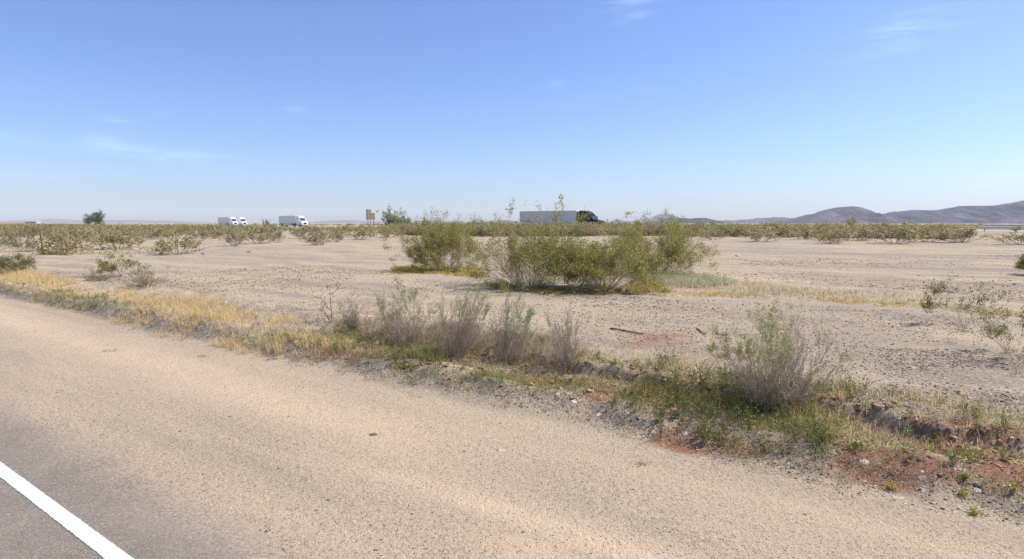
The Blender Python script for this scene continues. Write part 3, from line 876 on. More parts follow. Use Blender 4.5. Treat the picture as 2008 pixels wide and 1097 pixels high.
tag(g.build('bank_grass', M_GRASS), 'mixed straw, grey and green grass covering the rough roadside bank', 'grass', kind='stuff')
g = Geo()
for s0, s1, n0, n1, dens, cols, w, sp, per in [(-8, 11, 6.7, 9.1, 50, GREEN + [(0.58, 0.50, 0.2)], (4, 3, 4, 2, 1), 0.045, 13), (1.0, 3.6, 7.0, 9.2, 50, GREEN, (4, 3, 5, 1), 0.07, 16), (6.8, 11, 7.0, 8.8, 60, GREEN, (4, 4, 3, 2), 0.05, 13)]:
    t = along(s0, s1, n0, n1, dens, rng, (1.4, 0.33, 4, 70 + len(g.v)))
    p = np.repeat(t, per, 0); off = rng.standard_normal((len(p), 3)) * sp; off[:, 2] = np.abs(off[:, 2]) * 1.1
    p = p + off; p[:, 2] = np.maximum(p[:, 2], terrain(p[:, 0], p[:, 1]) + 0.004)
    leaves(g, p, 0.028, rng, palette(rng, cols, w, .2), 0.42, up=0.5)
def sprigs(g, t, hmin, hmax, cols, w, per=5, nl=9, lsize=0.03):
    N = len(t); base = np.repeat(t, per, 0); M = len(base)
    h = np.repeat(rng.uniform(hmin, hmax, N), per) * rng.uniform(0.5, 1.1, M)
    az = rng.uniform(0, 6.283, M); ln = np.abs(rng.standard_normal(M)) * 0.6
    tip = base + np.stack([np.cos(az) * ln * h, np.sin(az) * ln * h, h], 1)
    tubes(g, np.concatenate([base, tip, np.full((M, 1), 0.0022), np.full((M, 1), 0.001)], 1), palette(rng, [(0.30, 0.29, 0.11), (0.36, 0.28, 0.15)], [1, 1], .15))
    f = rng.uniform(0.15, 1.0, (M, nl, 1))
    p = base[:, None, :] * (1 - f) + tip[:, None, :] * f + rng.standard_normal((M, nl, 3)) * 0.008
    colr = np.repeat(palette(rng, cols, w, .12)(N), per * nl, 0)
    leaves(g, p.reshape(-1, 3), lsize, rng, lambda n_: np.clip(colr * (1 + .15 * rng.standard_normal((n_, 1))), 0.01, 0.9), 0.35, up=0.3)


SPG = [(0.22, 0.245, 0.07), (0.34, 0.355, 0.11), (0.14, 0.165, 0.055), (0.46, 0.42, 0.15), (0.40, 0.31, 0.14)]
for s0, s1, n0, n1, dens, h0, h1, w, pt_ in [(1.0, 3.7, 6.6, 9.3, 75, 0.10, 0.38, (4, 3, 5, 1, .5), (1.1, 0.27, 5, 91)), (-8, 1.4, 6.7, 9.4, 24, 0.06, 0.20, (3, 4, 2, 3, 3), (1.1, 0.33, 5, 92)),
                                            (3.7, 7.2, 6.9, 9.4, 16, 0.05, 0.20, (2, 4, 2, 4, 4), (1.1, 0.34, 5, 93)), (7.0, 11, 6.9, 9.0, 50, 0.06, 0.24, (3, 4, 3, 3, 3), (1.1, 0.30, 5, 95)), (11, 30, 6.8, 8.6, 6, 0.05, 0.16, (2, 4, 2, 4, 4), (1.1, 0.33, 5, 94))]:
    sprigs(g, along(s0, s1, n0, n1, dens, rng, pt_), h0, h1, SPG, w)
tag(g.build('bank_weeds', M_LEAF), 'low leafy weeds growing in clumps on the roadside bank', 'weeds', kind='stuff')

# ------------------------------------------------------------------ gravel
rng = np.random.default_rng(55)


def stones(g, p, size, rng, colfn):
    N = len(p)
    base = np.array([[1, 0, 0], [-1, 0, 0], [0, 1, 0], [0, -1, 0], [0, 0, 0.8], [0, 0, -0.6]])
    v = base[None] * rng.uniform(0.55, 1.25, (N, 6, 3)) + rng.standard_normal((N, 6, 3)) * 0.14
    az = rng.uniform(0, 2 * math.pi, N); ca, sa_ = np.cos(az)[:, None], np.sin(az)[:, None]
    st = rng.uniform(0.7, 1.3, (N, 1))
    x = v[:, :, 0] * st; y = v[:, :, 1] / st
    v = np.stack([x * ca - y * sa_, x * sa_ + y * ca, v[:, :, 2] * rng.uniform(0.5, 0.95, (N, 1))], -1)
    v = v * size[:, None, None] + p[:, None, :]
    tri = np.array([[0, 2, 4], [2, 1, 4], [1, 3, 4], [3, 0, 4], [2, 0, 5], [1, 2, 5], [3, 1, 5], [0, 3, 5]])
    t = (np.arange(N) * 6)[:, None, None] + tri[None]
    g.add(v.reshape(-1, 3), np.repeat(colfn(N), 6, 0), t=t.reshape(-1, 3))


STONE = [(0.20, 0.15, 0.11), (0.31, 0.24, 0.175), (0.43, 0.34, 0.25), (0.58, 0.48, 0.365), (0.40, 0.25, 0.16), (0.70, 0.61, 0.50)]
g = Geo()
for poly, dens, smin, smax, w, patch in [
    ([(150, 600), (330, 640), (540, 690), (720, 735), (900, 780), (1150, 835), (1420, 905), (1660, 960), (2080, 1060), (2120, 1000), (1800, 880), (1500, 830), (1300, 790), (1100, 740), (900, 700), (720, 680), (560, 660), (300, 620)],
     420, 0.007, 0.026, (3, 4, 4, 3, 2, 1), (1.6, 0.25, 4, 21)),
    ([(1620, 690), (2100, 680), (2150, 900), (1900, 860), (1700, 800), (1620, 760)], 560, 0.010, 0.036, (4, 4, 4, 4, 1, 1.6), (0.7, 0.25, 3.5, 22)),
    ([(300, 600), (700, 590), (1300, 600), (1850, 610), (2100, 640), (2100, 700), (1600, 760), (1300, 745), (1100, 680), (700, 640), (520, 610)], 230, 0.010, 0.034, (6, 5, 4, 3, 1, .8), (0.5, 0.27, 3.0, 23)),
    ([(100, 545), (620, 520), (760, 530), (940, 565), (1240, 582), (1850, 608), (1400, 612), (800, 590), (400, 580)], 90, 0.016, 0.055, (6, 5, 4, 2, 1, .6), (0.35, 0.33, 3.0, 24)),
    ([(1300, 540), (1500, 510), (2100, 500), (2100, 600), (1800, 570), (1420, 545)], 50, 0.02, 0.065, (5, 5, 3, 2, 1, .5), (0.2, 0.3, 3.0, 25)),
    ([(0, 770), (60, 790), (330, 900), (600, 1100), (420, 1110), (250, 960), (0, 830)], 520, 0.006, 0.016, (2, 3, 4, 3, 2, 1), (1.2, 0.28, 3.5, 26)),
    ([(0, 600), (300, 660), (900, 810), (1500, 960), (2050, 1090), (1400, 1100), (560, 1100), (300, 880), (0, 760)], 230, 0.004, 0.013, (5, 4, 4, 3, 2, 1.2), (0.8, 0.25, 3.0, 27)),
    ([(640, 640), (760, 650), (860, 690), (760, 690), (660, 665)], 300, 0.01, 0.035, (2, 3, 4, 4, 1, 1), (1.4, 0.3, 4, 28)),
]:
    p_ = region(poly, dens, rng, 0.15, patch)
    sz = (smin + (smax - smin) * rng.uniform(0, 1, len(p_)) ** 3.2) * 0.72
    p_[:, 2] += 0.01 + sz * 0.25
    stones(g, p_, sz, rng, palette(rng, STONE, w, 0.15))
tag(g.build('gravel', M_STONE), 'loose grey brown gravel strewn over bank and field', 'gravel', kind='stuff')

g = Geo()
CLOD = [(0.36, 0.185, 0.105), (0.28, 0.14, 0.08), (0.44, 0.25, 0.15), (0.40, 0.28, 0.19)]
for s0, s1, n0, n1, dens, a0, a1, pt_ in [(-8, 11, 7.0, 8.9, 190, 0.012, 0.065, (1.2, 0.38, 5, 81)), (-8, 10, 6.6, 9.2, 40, 0.01, 0.05, (1.5, 0.38, 4, 83)), (10, 22, 7.2, 8.6, 25, 0.01, 0.05, (1.2, 0.4, 4, 85))]:
    p_ = along(s0, s1, n0, n1, dens, rng, pt_)
    sz = a0 + (a1 - a0) * rng.uniform(0, 1, len(p_)) ** 3
    p_[:, 2] += 0.005 + sz * 0.2
    stones(g, p_, sz, rng, palette(rng, CLOD, (4, 3, 3, 2), .12))
tag(g.build('soil_clods', M_STONE), 'reddish crumbled soil clods strewn over the eroded bank', 'soil clods', kind='stuff')

# ------------------------------------------------------------------ the four big creosote bushes


def place(pxl, pxr, pyb, pyt, px0=None):
    """base point, width and height of a plant from its outline in the photo"""
    b_ = at(px0 if px0 else (pxl + pxr) / 2, pyb)
    return b_, pxsize(pxr - pxl, b_.y), max(0.05, zat(pyt, b_.y) - b_.z)


GC = 'creosote bushes in the middle of the field'
SPR = dict(tilt=1.55, curve=0.75, base_r=0.16, tiltpow=0.62, r0=0.010)
b0, w_, h_ = place(785, 945, 530, 437, 872)
creosote('creosote_bush', b0, w_, h_, 211, 'leftmost creosote bush of the middle clump, twiggy with bare grey lower stems', group=GC, stems=105, dens=3, lsize=0.048, zmin=0.28, low=0.4, bark=GREYTWIG[:3], clt=0.34, **SPR)
b0, w_, h_ = place(935, 1150, 562, 441, 1040)
creosote('creosote_bush', b0, w_, h_, 223, 'creosote bush with tangled grey stems right below the dark truck', group=GC, stems=140, dens=2, lsize=0.046, zmin=0.30, low=0.35, depth=w_ * 0.8, bark=GREYTWIG[:3], clt=0.33, **SPR)
b0, w_, h_ = place(1090, 1285, 568, 468, 1185)
creosote('creosote_bush', b0, w_, h_, 235, 'low dense green creosote bush at the front of the middle clump', group=GC, stems=100, dens=3, lsize=0.048, zmin=0.05, low=0.9, clt=0.32, bark=GREYTWIG[:3], **SPR)
b0, w_, h_ = place(1200, 1385, 540, 438, 1290)
creosote('creosote_bush', b0, w_, h_, 241, 'bright green creosote bush at the right end of the middle clump', group=GC, stems=85, dens=3, lsize=0.048, zmin=0.22, low=0.4, bark=[(0.22, 0.18, 0.15), (0.30, 0.25, 0.21), (0.15, 0.12, 0.10)], clt=0.30, **SPR)
b0, w_, h_ = place(1090, 1140, 556, 388, 1112)
creosote('creosote_bush', b0, w_, h_, 257, 'lanky creosote shoot poking above the trailer of the dark truck', group=GC, stems=5, dens=2, lsize=0.075, zmin=0.80, low=0.0, kids=3, tilt=0.16, spread=0.04, r0=0.022)
b0, w_, h_ = place(990, 1055, 552, 414, 1022)
creosote('creosote_bush', b0, w_, h_, 259, 'sparse creosote shoots in front of the trailer rear', group=GC, stems=7, dens=3, lsize=0.07, zmin=0.74, low=0.0, kids=4, tilt=0.26, spread=0.05, r0=0.02)
b0, w_, h_ = place(1215, 1275, 540, 421, 1240)
creosote('creosote_bush', b0, w_, h_, 261, 'sparse creosote shoots left of the pale blue peak', group=GC, stems=6, dens=3, lsize=0.07, zmin=0.72, low=0.0, kids=4, tilt=0.28, spread=0.05, r0=0.02)

# ------------------------------------------------------------------ shrubs of the roadside bank
GB = 'grey shrubs along the roadside bank'
b0, w_, h_ = place(746, 848, 684, 576)
wand_shrub('grey_shrub', b0, w_, h_, 301, 'leftmost tall grey shrub on the bank with pale green tips', group=GB, green=0.55, base_r=0.24, stems=62, twig=GREYTWIG, tilt=0.85, lean=(-0.10, 0), wob=0.19)
b0, w_, h_ = place(842, 946, 704, 580)
wand_shrub('grey_shrub', b0, w_, h_, 302, 'dense dark based grey shrub second from left on the bank', group=GB, green=0.4, stems=72, twig=GREYTWIG, base_r=0.26, tilt=0.85, lean=(0.08, 0), kids=7, wob=0.18)
b0, w_, h_ = place(956, 1040, 712, 590)
wand_shrub('grey_shrub', b0, w_, h_, 303, 'grey shrub on the bank with the greenest right side', group=GB, green=1.1, greenside=(1, 0.1), stems=42, gz=0.35, gcols=[(0.27, 0.34, 0.16), (0.34, 0.39, 0.19), (0.40, 0.41, 0.22)], lsize=0.022, dens=2, base_r=0.24, twig=GREYTWIG, lean=(0.14, 0), tilt=0.8, wob=0.18)
b0, w_, h_ = place(1075, 1150, 728, 614)
wand_shrub('grey_shrub', b0, w_, h_, 304, 'bare leafless grey shrub above the red eroded bank', group=GB, green=0.0, stems=28, twig=GREYTWIG, tilt=1.1, base_r=0.12, lean=(-0.05, 0), kids=8, wob=0.17)
b0, w_, h_ = place(1410, 1635, 800, 628, 1525)
wand_shrub('wispy_shrub', b0, w_, h_, 305, 'large wispy half green shrub leaning over the ditch at right', group=GB, green=0.85, greenside=(-0.5, 0.2), stems=75, gz=0.42, tilt=1.15, lsize=0.022, kids=8, base_r=0.3, wob=0.17, longp=0.0, twig=GREYTWIG,
           gcols=[(0.38, 0.40, 0.12), (0.46, 0.46, 0.16), (0.30, 0.32, 0.11)], depth=w_ * 0.7, r0=0.0055, dens=3)
b0, w_, h_ = place(665, 715, 636, 586)
wand_shrub('grey_shrub', b0, w_, h_, 306, 'small faint grey shrub right of the bare dead twig', group=GB, green=0.0, stems=34)
b0, w_, h_ = place(632, 672, 632, 556)
rg = np.random.default_rng(310)
sg, pt = grow(rg, 2, 1.0, 0.35, 3, nseg=6, kids=5, kidlen=0.5, kidang=0.6, r0=0.016, wob=0.13, base_r=0.03, start=0.25)
sg, pt = fit(sg, pt, w_ * 1.2, h_)
r_ = empty('dead_twig', b0); tag(r_, 'bare forked dead twig standing at the edge of the golden grass', 'dead twig')
g = Geo(); sg[:, 6:8] = np.maximum(sg[:, 6:8], 0.0035); tubes(g, sg[:, :8], palette(rg, [(0.15, 0.11, 0.09), (0.20, 0.15, 0.12)], [1, 1], .15), 4); g.build('stem', M_TWIG, r_)
b0, w_, h_ = place(250, 330, 563, 524, 287)
wand_shrub('grey_shrub', b0, w_, h_, 311, 'low grey shrub with a green tip above the left golden grass', group=GB, green=0.35, stems=40, tilt=1.0, lsize=0.03, gz=0.6, r0=0.007)
b0, w_, h_ = place(160, 215, 552, 528)
wand_shrub('grey_shrub', b0, w_, h_, 312, 'flat grey twiggy shrub left of the lone olive sapling', group=GB, green=0.1, stems=34, tilt=1.2, r0=0.007)

GS = 'small creosote saplings'
b0, w_, h_ = place(203, 257, 543, 496, 228)
creosote('creosote_sapling', b0, w_, h_, 321, 'lone olive creosote sapling in the left gravel field', group=GS, stems=9, dens=3, lsize=0.055, zmin=0.35, low=0.05, kids=5, spread=0.06, r0=0.010, tilt=0.9)
b0, w_, h_ = place(-40, 45, 536, 507, 2)
creosote('creosote_sapling', b0, w_, h_, 322, 'low creosote bush cut by the left edge behind golden grass', group=GS, stems=26, dens=3, lsize=0.055, zmin=0.1, low=0.3, tilt=1.4, leafcols=OLIVE_GREY)
b0, w_, h_ = place(1840, 1945, 640, 545, 1895)
creosote('creosote_sapling', b0, w_, h_, 323, 'sparse creosote sapling crossing the pale grass strip at right', group=GS, stems=8, dens=2, lsize=0.035, zmin=0.28, clt=0.42, low=0.1, kids=4, spread=0.03, r0=0.006, tilt=1.0, bark=GREYTWIG[:3], leafcols=[(0.22, 0.205, 0.085), (0.28, 0.255, 0.10), (0.36, 0.31, 0.14), (0.16, 0.145, 0.075)])
b0, w_, h_ = place(1860, 2120, 705, 566, 1995)
creosote('creosote_sapling', b0, w_, h_, 324, 'sparse dark leaved creosote bush at the right edge above the dark gravel', group=GS, stems=20, dens=2, lsize=0.030, zmin=0.16, low=0.3, kids=5, spread=0.03, r0=0.005, tilt=1.4, clt=0.43, bark=GREYTWIG[:3], leafcols=[(0.22, 0.205, 0.085), (0.28, 0.255, 0.10), (0.36, 0.31, 0.14), (0.16, 0.145, 0.075)])
b0, w_, h_ = place(1990, 2060, 540, 500, 2025)
creosote('creosote_sapling', b0, w_, h_, 325, 'small creosote cut by the right edge in the grey field', group=GS, stems=14, dens=3, lsize=0.05, zmin=0.2, low=0.2, tilt=1.3)

# small weeds on the shoulder
GW = 'tiny weeds on the sandy shoulder'
for i, (px, py, s_, lab) in enumerate([(212, 690, 0.09, 'tiny green weed lying on the sandy shoulder at left'), (397, 700, 0.06, 'faint tiny weed on the shoulder below the golden grass'),
                                       (1258, 912, 0.05, 'tiny green sprout on the gravel shoulder below the red soil clump')]):
    rg = np.random.default_rng(330 + i); p0 = at(px, py)
    r_ = empty('small_weed', p0); tag(r_, lab, 'weed', GW)
    g = Geo(); n_ = 26
    bs = rg.standard_normal((n_, 3)) * s_ * 0.5; bs[:, 2] = 0.0
    bs[:, 0] *= 1.8
    blades(g, bs, rg.uniform(.4, 1, n_) * s_, 0.006, rg, palette(rg, [(0.2, 0.19, 0.07), (0.28, 0.24, 0.11), (0.15, 0.15, 0.06)], [1, 1, 1], .15), 1.2)
    g.build('blade', M_GRASS, r_)
# yellow flower clumps
GY_ = 'yellow flowering weeds at the ditch'
for i, (px, py, s_, lab) in enumerate([(1748, 962, 0.075, 'round yellow flowering weed beside the red soil patch'), (1888, 975, 0.06, 'yellow weed in the gravel near the right bottom corner'),
                                       (1910, 1010, 0.06, 'lowest yellow weed at the edge of the gravel shoulder'), (1890, 962, 0.05, 'yellow orange flower clump among the grey stones at right')]):
    rg = np.random.default_rng(350 + i); p0 = at(px, py)
    r_ = empty('yellow_weed', p0); tag(r_, lab, 'weed', GY_)
    n_ = 90
    q_ = rg.standard_normal((n_, 3)) * s_ * 0.42; q_[:, 2] = np.abs(q_[:, 2]) * 1.1 + 0.005
    sgs = np.array([(*(q * [0.15, 0.15, 0]), *q, 0.0016, 0.001) for q in q_[:30]])
    g = Geo(); tubes(g, sgs, palette(rg, [(0.16, 0.19, 0.05), (0.2, 0.2, 0.06)], [1, 1], .1)); g.build('stem', M_TWIG, r_)
    g = Geo(); leaves(g, q_, 0.02, rg, palette(rg, [(0.55, 0.47, 0.06), (0.42, 0.40, 0.08), (0.27, 0.28, 0.08)], [2, 2, 3], .12), 0.6); g.build('flower', M_LEAF, r_)


# bleached dead wood in the wispy shrub
rg = np.random.default_rng(370); p0 = at(1508, 800)
sg, pt = grow(rg, 7, 1.0, 1.2, 2, nseg=5, kids=3, kidlen=0.6, r0=0.022, wob=0.3, base_r=0.06, start=0.2)
sg, pt = fit(sg, pt, 0.42, 0.22)
g = Geo(); tubes(g, sg[:, :8], palette(rg, [(0.42, 0.37, 0.33), (0.33, 0.28, 0.25), (0.24, 0.20, 0.17)], [2, 2, 1], .15), 5)
o = g.build('dead_wood', M_TWIG); o.location = p0 + Vector((0, -0.12, 0.08)); tag(o, 'bleached grey dead root wood under the wispy shrub', 'dead wood')

# sticks lying on the field
GK = 'dark sticks lying on the gravel field'
for i, (xa, ya, xb, yb, wd, lab) in enumerate([(1198, 646, 1262, 657, 0.022, 'longest dark weathered stick lying on the red tinted gravel'), (1366, 646, 1384, 658, 0.016, 'short slanting dark stick lying in the field'),
                                               (1404, 656, 1428, 659, 0.012, 'thin short dark stick left of the wispy shrub top')]):
    pa, pb = at(xa, ya), at(xb, yb); mid = (pa + pb) / 2
    rg = np.random.default_rng(380 + i)
    k = 6; pts_ = [pa.lerp(pb, j / k) - mid + Vector((0, 0, wd * 0.7 + rg.uniform(0, 0.01))) + Vector((rg.uniform(-1, 1), rg.uniform(-1, 1), 0)) * 0.012 for j in range(k + 1)]
    sgs = [(*pts_[j], *pts_[j + 1], wd * (1 - .06 * j), wd * (1 - .06 * (j + 1))) for j in range(k)]
    g = Geo(); tubes(g, np.array(sgs), palette(rg, [(0.22, 0.155, 0.11), (0.28, 0.21, 0.16)], [1, 1], .12), 6)
    o = g.build('stick', M_TWIG); o.location = mid; tag(o, lab, 'stick', GK)

# ------------------------------------------------------------------ scrub


def scrub_mesh(seed, w=2.0, h=1.5, leafcols=OLIVE, nleaf=700, lsize=0.16, stems=14, zmin=0.15, parts=False):
    rng = np.random.default_rng(seed)
    segs, pts = grow(rng, stems, 1.0, 1.5, 2, nseg=4, kids=5, r0=0.014, curve=0.7, base_r=0.2, tiltpow=0.65)
    segs, pts = fit(segs, pts, w, h)
    cl = fbm(pts[:, 0] * 2 + 3, pts[:, 1] * 2 + pts[:, 2] * 2, seed)
    pr = np.clip((pts[:, 2] / h - zmin) * 3, 0.05, 1) * np.clip((cl - .28) * 4, .05, 1)
    pr /= pr.sum()
    i = rng.choice(len(pts), nleaf, p=pr)
    p = pts[i, :3] + rng.standard_normal((nleaf, 3)) * 0.10
    p[:, 2] = np.maximum(p[:, 2], 0.03)
    segs[:, 6:8] = np.maximum(segs[:, 6:8], 0.012)
    gs, gl = Geo(), Geo()
    tubes(gs, segs[:, :8], palette(rng, GREYTWIG, [2, 2, 2, 2], .15), 3)
    leaves(gl, p, lsize, rng, palette(rng, leafcols, (4, 3, 3, 2), .18), 0.6, up=0.3)
    return gs, gl


SCRUB = [(0.41, 0.365, 0.15), (0.33, 0.30, 0.125), (0.48, 0.41, 0.21), (0.42, 0.335, 0.22)]
VAR = []
for i in range(7):
    cols = SCRUB if i % 3 else OLIVE_GREY
    gs, gl = scrub_mesh(500 + i, 2.0, 1.4 + 0.1 * (i % 3), cols, 560, 0.15, stems=26, zmin=(-0.1 if i % 2 else 0.1))
    VAR.append((gs.mesh('stem', M_TWIG), gl.mesh('foliage', M_LEAF)))
LOWV = []
for i in range(5):
    cols = SCRUB if i % 3 else OLIVE_GREY
    gs, gl = scrub_mesh(540 + i, 2.0, 1.5, cols, 190, 0.27, stems=10, zmin=-0.1)
    v1 = np.concatenate(gl.v); c1 = np.concatenate(gl.c); q1 = np.concatenate(gl.q)
    LOWV.append((v1, c1, q1))


def scrub(loc, w, h, var, label, group, rz, name='scrub_bush'):
    r = empty(name, loc, rz); tag(r, label, 'bush', group)
    sc = Vector((w / 2.0, w / 2.0, h / 1.5))
    for nm, me_ in (('stem', VAR[var][0]), ('foliage', VAR[var][1])):
        o = bpy.data.objects.new(nm, me_); COL.objects.link(o); o.parent = r
    r.scale = sc
    return r


GL = 'scrub bushes of the left field'; GR = 'scrub bushes below the freeway at right'
hand = [
    (84, 176, 498, 454, 1, 'wide olive bush just right of the thin post', GL), (18, 74, 494, 462, 3, 'low pale olive bush just left of the thin post', GL), (-30, 22, 492, 462, 0, 'pale bush cut by the left edge in the left scrub', GL),
    (190, 275, 489, 453, 4, 'grey green bush midway between post bush and rounded bush', GL), (310, 390, 498, 458, 1, 'rounded olive bush alone at the front edge of the left scrub', GL),
    (436, 480, 483, 452, 0, 'small grey based bush below the twin white trucks', GL), (478, 535, 478, 452, 3, 'broad low bush right of the small grey based bush', GL), (530, 560, 476, 454, 2, 'narrow bush closing the bush row below the single white truck', GL),
    (600, 650, 481, 446, 1, 'yellow green bush standing forward on the tan clearing', GL), (640, 680, 475, 450, 3, 'grey twiggy bush right of the yellow green forward bush', GL), (680, 735, 470, 448, 4, 'olive bush below the road sign', GL),
    (575, 622, 468, 445, 0, 'bush below the cab of the single white truck', GL), (280, 330, 470, 450, 2, 'faint bush behind the rounded bush of the left scrub', GL), (400, 440, 468, 450, 5, 'hazy bush in front of the rear white truck', GL),
    (730, 790, 466, 446, 6, 'bush at the left foot of the middle creosote clump', GL),
    (1376, 1420, 471, 452, 0, 'small grey bush right of the middle creosote clump', GR), (1455, 1530, 474, 450, 4, 'wide flat bush with grey base in the right band', GR), (1605, 1665, 478, 444, 1, 'yellow olive bush standing forward in the right band', GR),
    (1655, 1725, 472, 446, 3, 'broad bush below the saddle of the mountain range', GR), (1718, 1790, 478, 440, 6, 'dark based tall bush in the right band', GR), (1785, 1850, 475, 448, 4, 'olive bush right of the dark based tall bush', GR),
    (1840, 1925, 476, 450, 2, 'bush partly hiding the start of the guardrail', GR), (1965, 2040, 480, 458, 0, 'grey bush below the guardrail at the right edge', GR), (1545, 1605, 470, 448, 5, 'bush left of the yellow olive forward bush in the right band', GR),
]
for i, (xl, xr, yb, yt, v, lab, gp) in enumerate(hand):
    b0, w_, h_ = place(xl, xr, yb, yt)
    scrub(b0, w_, h_, v, lab, gp, i * 1.3)

# tumbleweeds / dark tufts on the clearing
GT = 'small dark tufts on the left clearing'
for i, (px, py, lab) in enumerate([(398, 500, 'small dark dry tuft right of the rounded bush'), (486, 496, 'small dry brown tuft below the small grey based bush'), (238, 504, 'dark tuft just above the lone sapling'), (256, 504, 'dark tuft right above the lone sapling leaf')]):
    rg = np.random.default_rng(400 + i); p0 = at(px, py)
    sg, pt = grow(rg, 14, 1.0, 1.4, 2, nseg=4, kids=4, r0=0.01, wob=0.3)
    sg, pt = fit(sg, pt, 0.36, 0.22)
    g = Geo(); tubes(g, np.maximum(sg[:, :8], -9), palette(rg, [(0.2, 0.15, 0.12), (0.14, 0.11, 0.09)], [1, 1], .15), 3)
    o = g.build('dry_tuft', M_TWIG); o.location = p0; tag(o, lab, 'tuft', GT)

# the scrub belt: near ones as single bushes, the rest as one mass
rg = np.random.default_rng(600)
belt = []
tries = 26000
ss_ = rg.uniform(-120, 420, tries); nn_ = rg.uniform(24, 119, tries); nn_raw = nn_
bx, by = xy(ss_, nn_)
ok = (by > 20) & (nn_ < 119)
ppx = W0 / 2 + FPX * bx / np.maximum(by, 1) * 1.004; ppy = HOR + FPX * (CAMH - 0.1) / np.maximum(by, 1)
ok &= (ppx > -80) & (ppx < 2090)
xk = [-80, 0, 100, 200, 300, 400, 420, 520, 560, 640, 720, 780, 900, 1100, 1300, 1400, 1500, 1640, 1750, 1900, 2090]
yk = [490, 489, 482, 483, 478, 474, 466, 468, 466, 464, 462, 464, 466, 466, 466, 468, 469, 472, 474, 472, 471]
lim = np.interp(ppx, xk, yk)
ok &= ppy < lim
dn = np.where(ppy < 451, 0.36, 0.15) * np.clip((fbm(bx * 0.05, by * 0.05, 77) - 0.25) * 3.2, 0.12, 1.0)
dn = np.where((ppx > 760) & (ppx <= 1340), 0.9, dn)
dn = np.where(ppx > 1340, 1.0 * np.clip((fbm(bx * 0.07, by * 0.07, 79) - 0.22) * 3.2, 0.4, 1.0), dn)
dn = np.where(ppx > 1895, 0.04, dn)
ok &= rg.uniform(0, 1, tries) < dn
bx, by, nn_, ppx, ppy = bx[ok], by[ok], nn_[ok], ppx[ok], ppy[ok]
hgt = rg.uniform(0.8, 1.75, len(bx)) * np.where((nn_ > 105) & (ppx > 1340), 0.8, 1.0) * np.where((ppx > 760) & (ppx <= 1340), 1.12, 1.0)
app = hgt / by
order = np.argsort(-app)
indiv, rest = order[:190], order[190:]
names = {0: ('olive scrub bush of the left field among many alike', 'left field scrub, alike'),
         1: ('olive scrub bush behind the middle creosote clump', 'scrub behind the middle clump, alike'),
         2: ('olive scrub bush in the band below the freeway at right', 'right band scrub, alike')}
for j in indiv:
    z = 0 if ppx[j] < 760 else (1 if ppx[j] < 1340 else 2)
    x_, y_ = float(bx[j]), float(by[j])
    scrub((x_, y_, float(terrain(x_, y_))), hgt[j] * rg.uniform(1.2, 2.0), hgt[j], int(rg.integers(0, 7)), names[z][0], names[z][1], float(rg.uniform(0, 6.28)))


def mass(name, X, Y, Hh, label, seed, lowcol=1.0):
    rg_ = np.random.default_rng(seed); g_ = Geo()
    Z = terrain(X, Y)
    for k in range(len(X)):
        v, c_, q = LOWV[int(rg_.integers(0, len(LOWV)))]
        a = rg_.uniform(0, 6.28); ca, sa2 = math.cos(a), math.sin(a)
        wv = Hh[k] * rg_.uniform(1.2, 2.0) / 2
        vv = np.stack([(v[:, 0] * ca - v[:, 1] * sa2) * wv, (v[:, 0] * sa2 + v[:, 1] * ca) * wv, v[:, 2] * Hh[k] / 1.5], 1) + np.array([X[k], Y[k], Z[k]])
        g_.add(vv, np.clip(c_ * rg_.uniform(0.8, 1.2), 0, 1), q=q)
    return tag(g_.build(name, M_LEAF), label, 'scrub', kind='stuff')


mass('desert_scrub', bx[rest], by[rest], hgt[rest], 'distant olive desert scrub between the field and the freeway', 611)
# scrub beyond the freeway and out to the horizon
t2 = 2600
az = rg.uniform(-0.80, 0.80, t2 * 3); dd = rg.uniform(1 / 1500.0, 1 / 150.0, t2 * 3) ** -1.0
X2 = dd * np.tan(az); Y2 = dd
_, n2 = sn(X2, Y2)
s2_, _ = sn(X2, Y2); n2 = n2 - fwy_off(s2_)
k = (n2 > 167) | ((n2 > 137) & (n2 < 147) & (rg.uniform(0, 1, len(n2)) < 0.5))
k &= (n2 > 0)
X2, Y2, n2 = X2[k][:t2], Y2[k][:t2], n2[k][:t2]
mass('far_scrub', X2, Y2, rg.uniform(0.6, 1.5, len(X2)) * np.where(n2 < 160, 0.5, 1.0), 'far dark scrub reaching to the horizon beyond the freeway', 613)


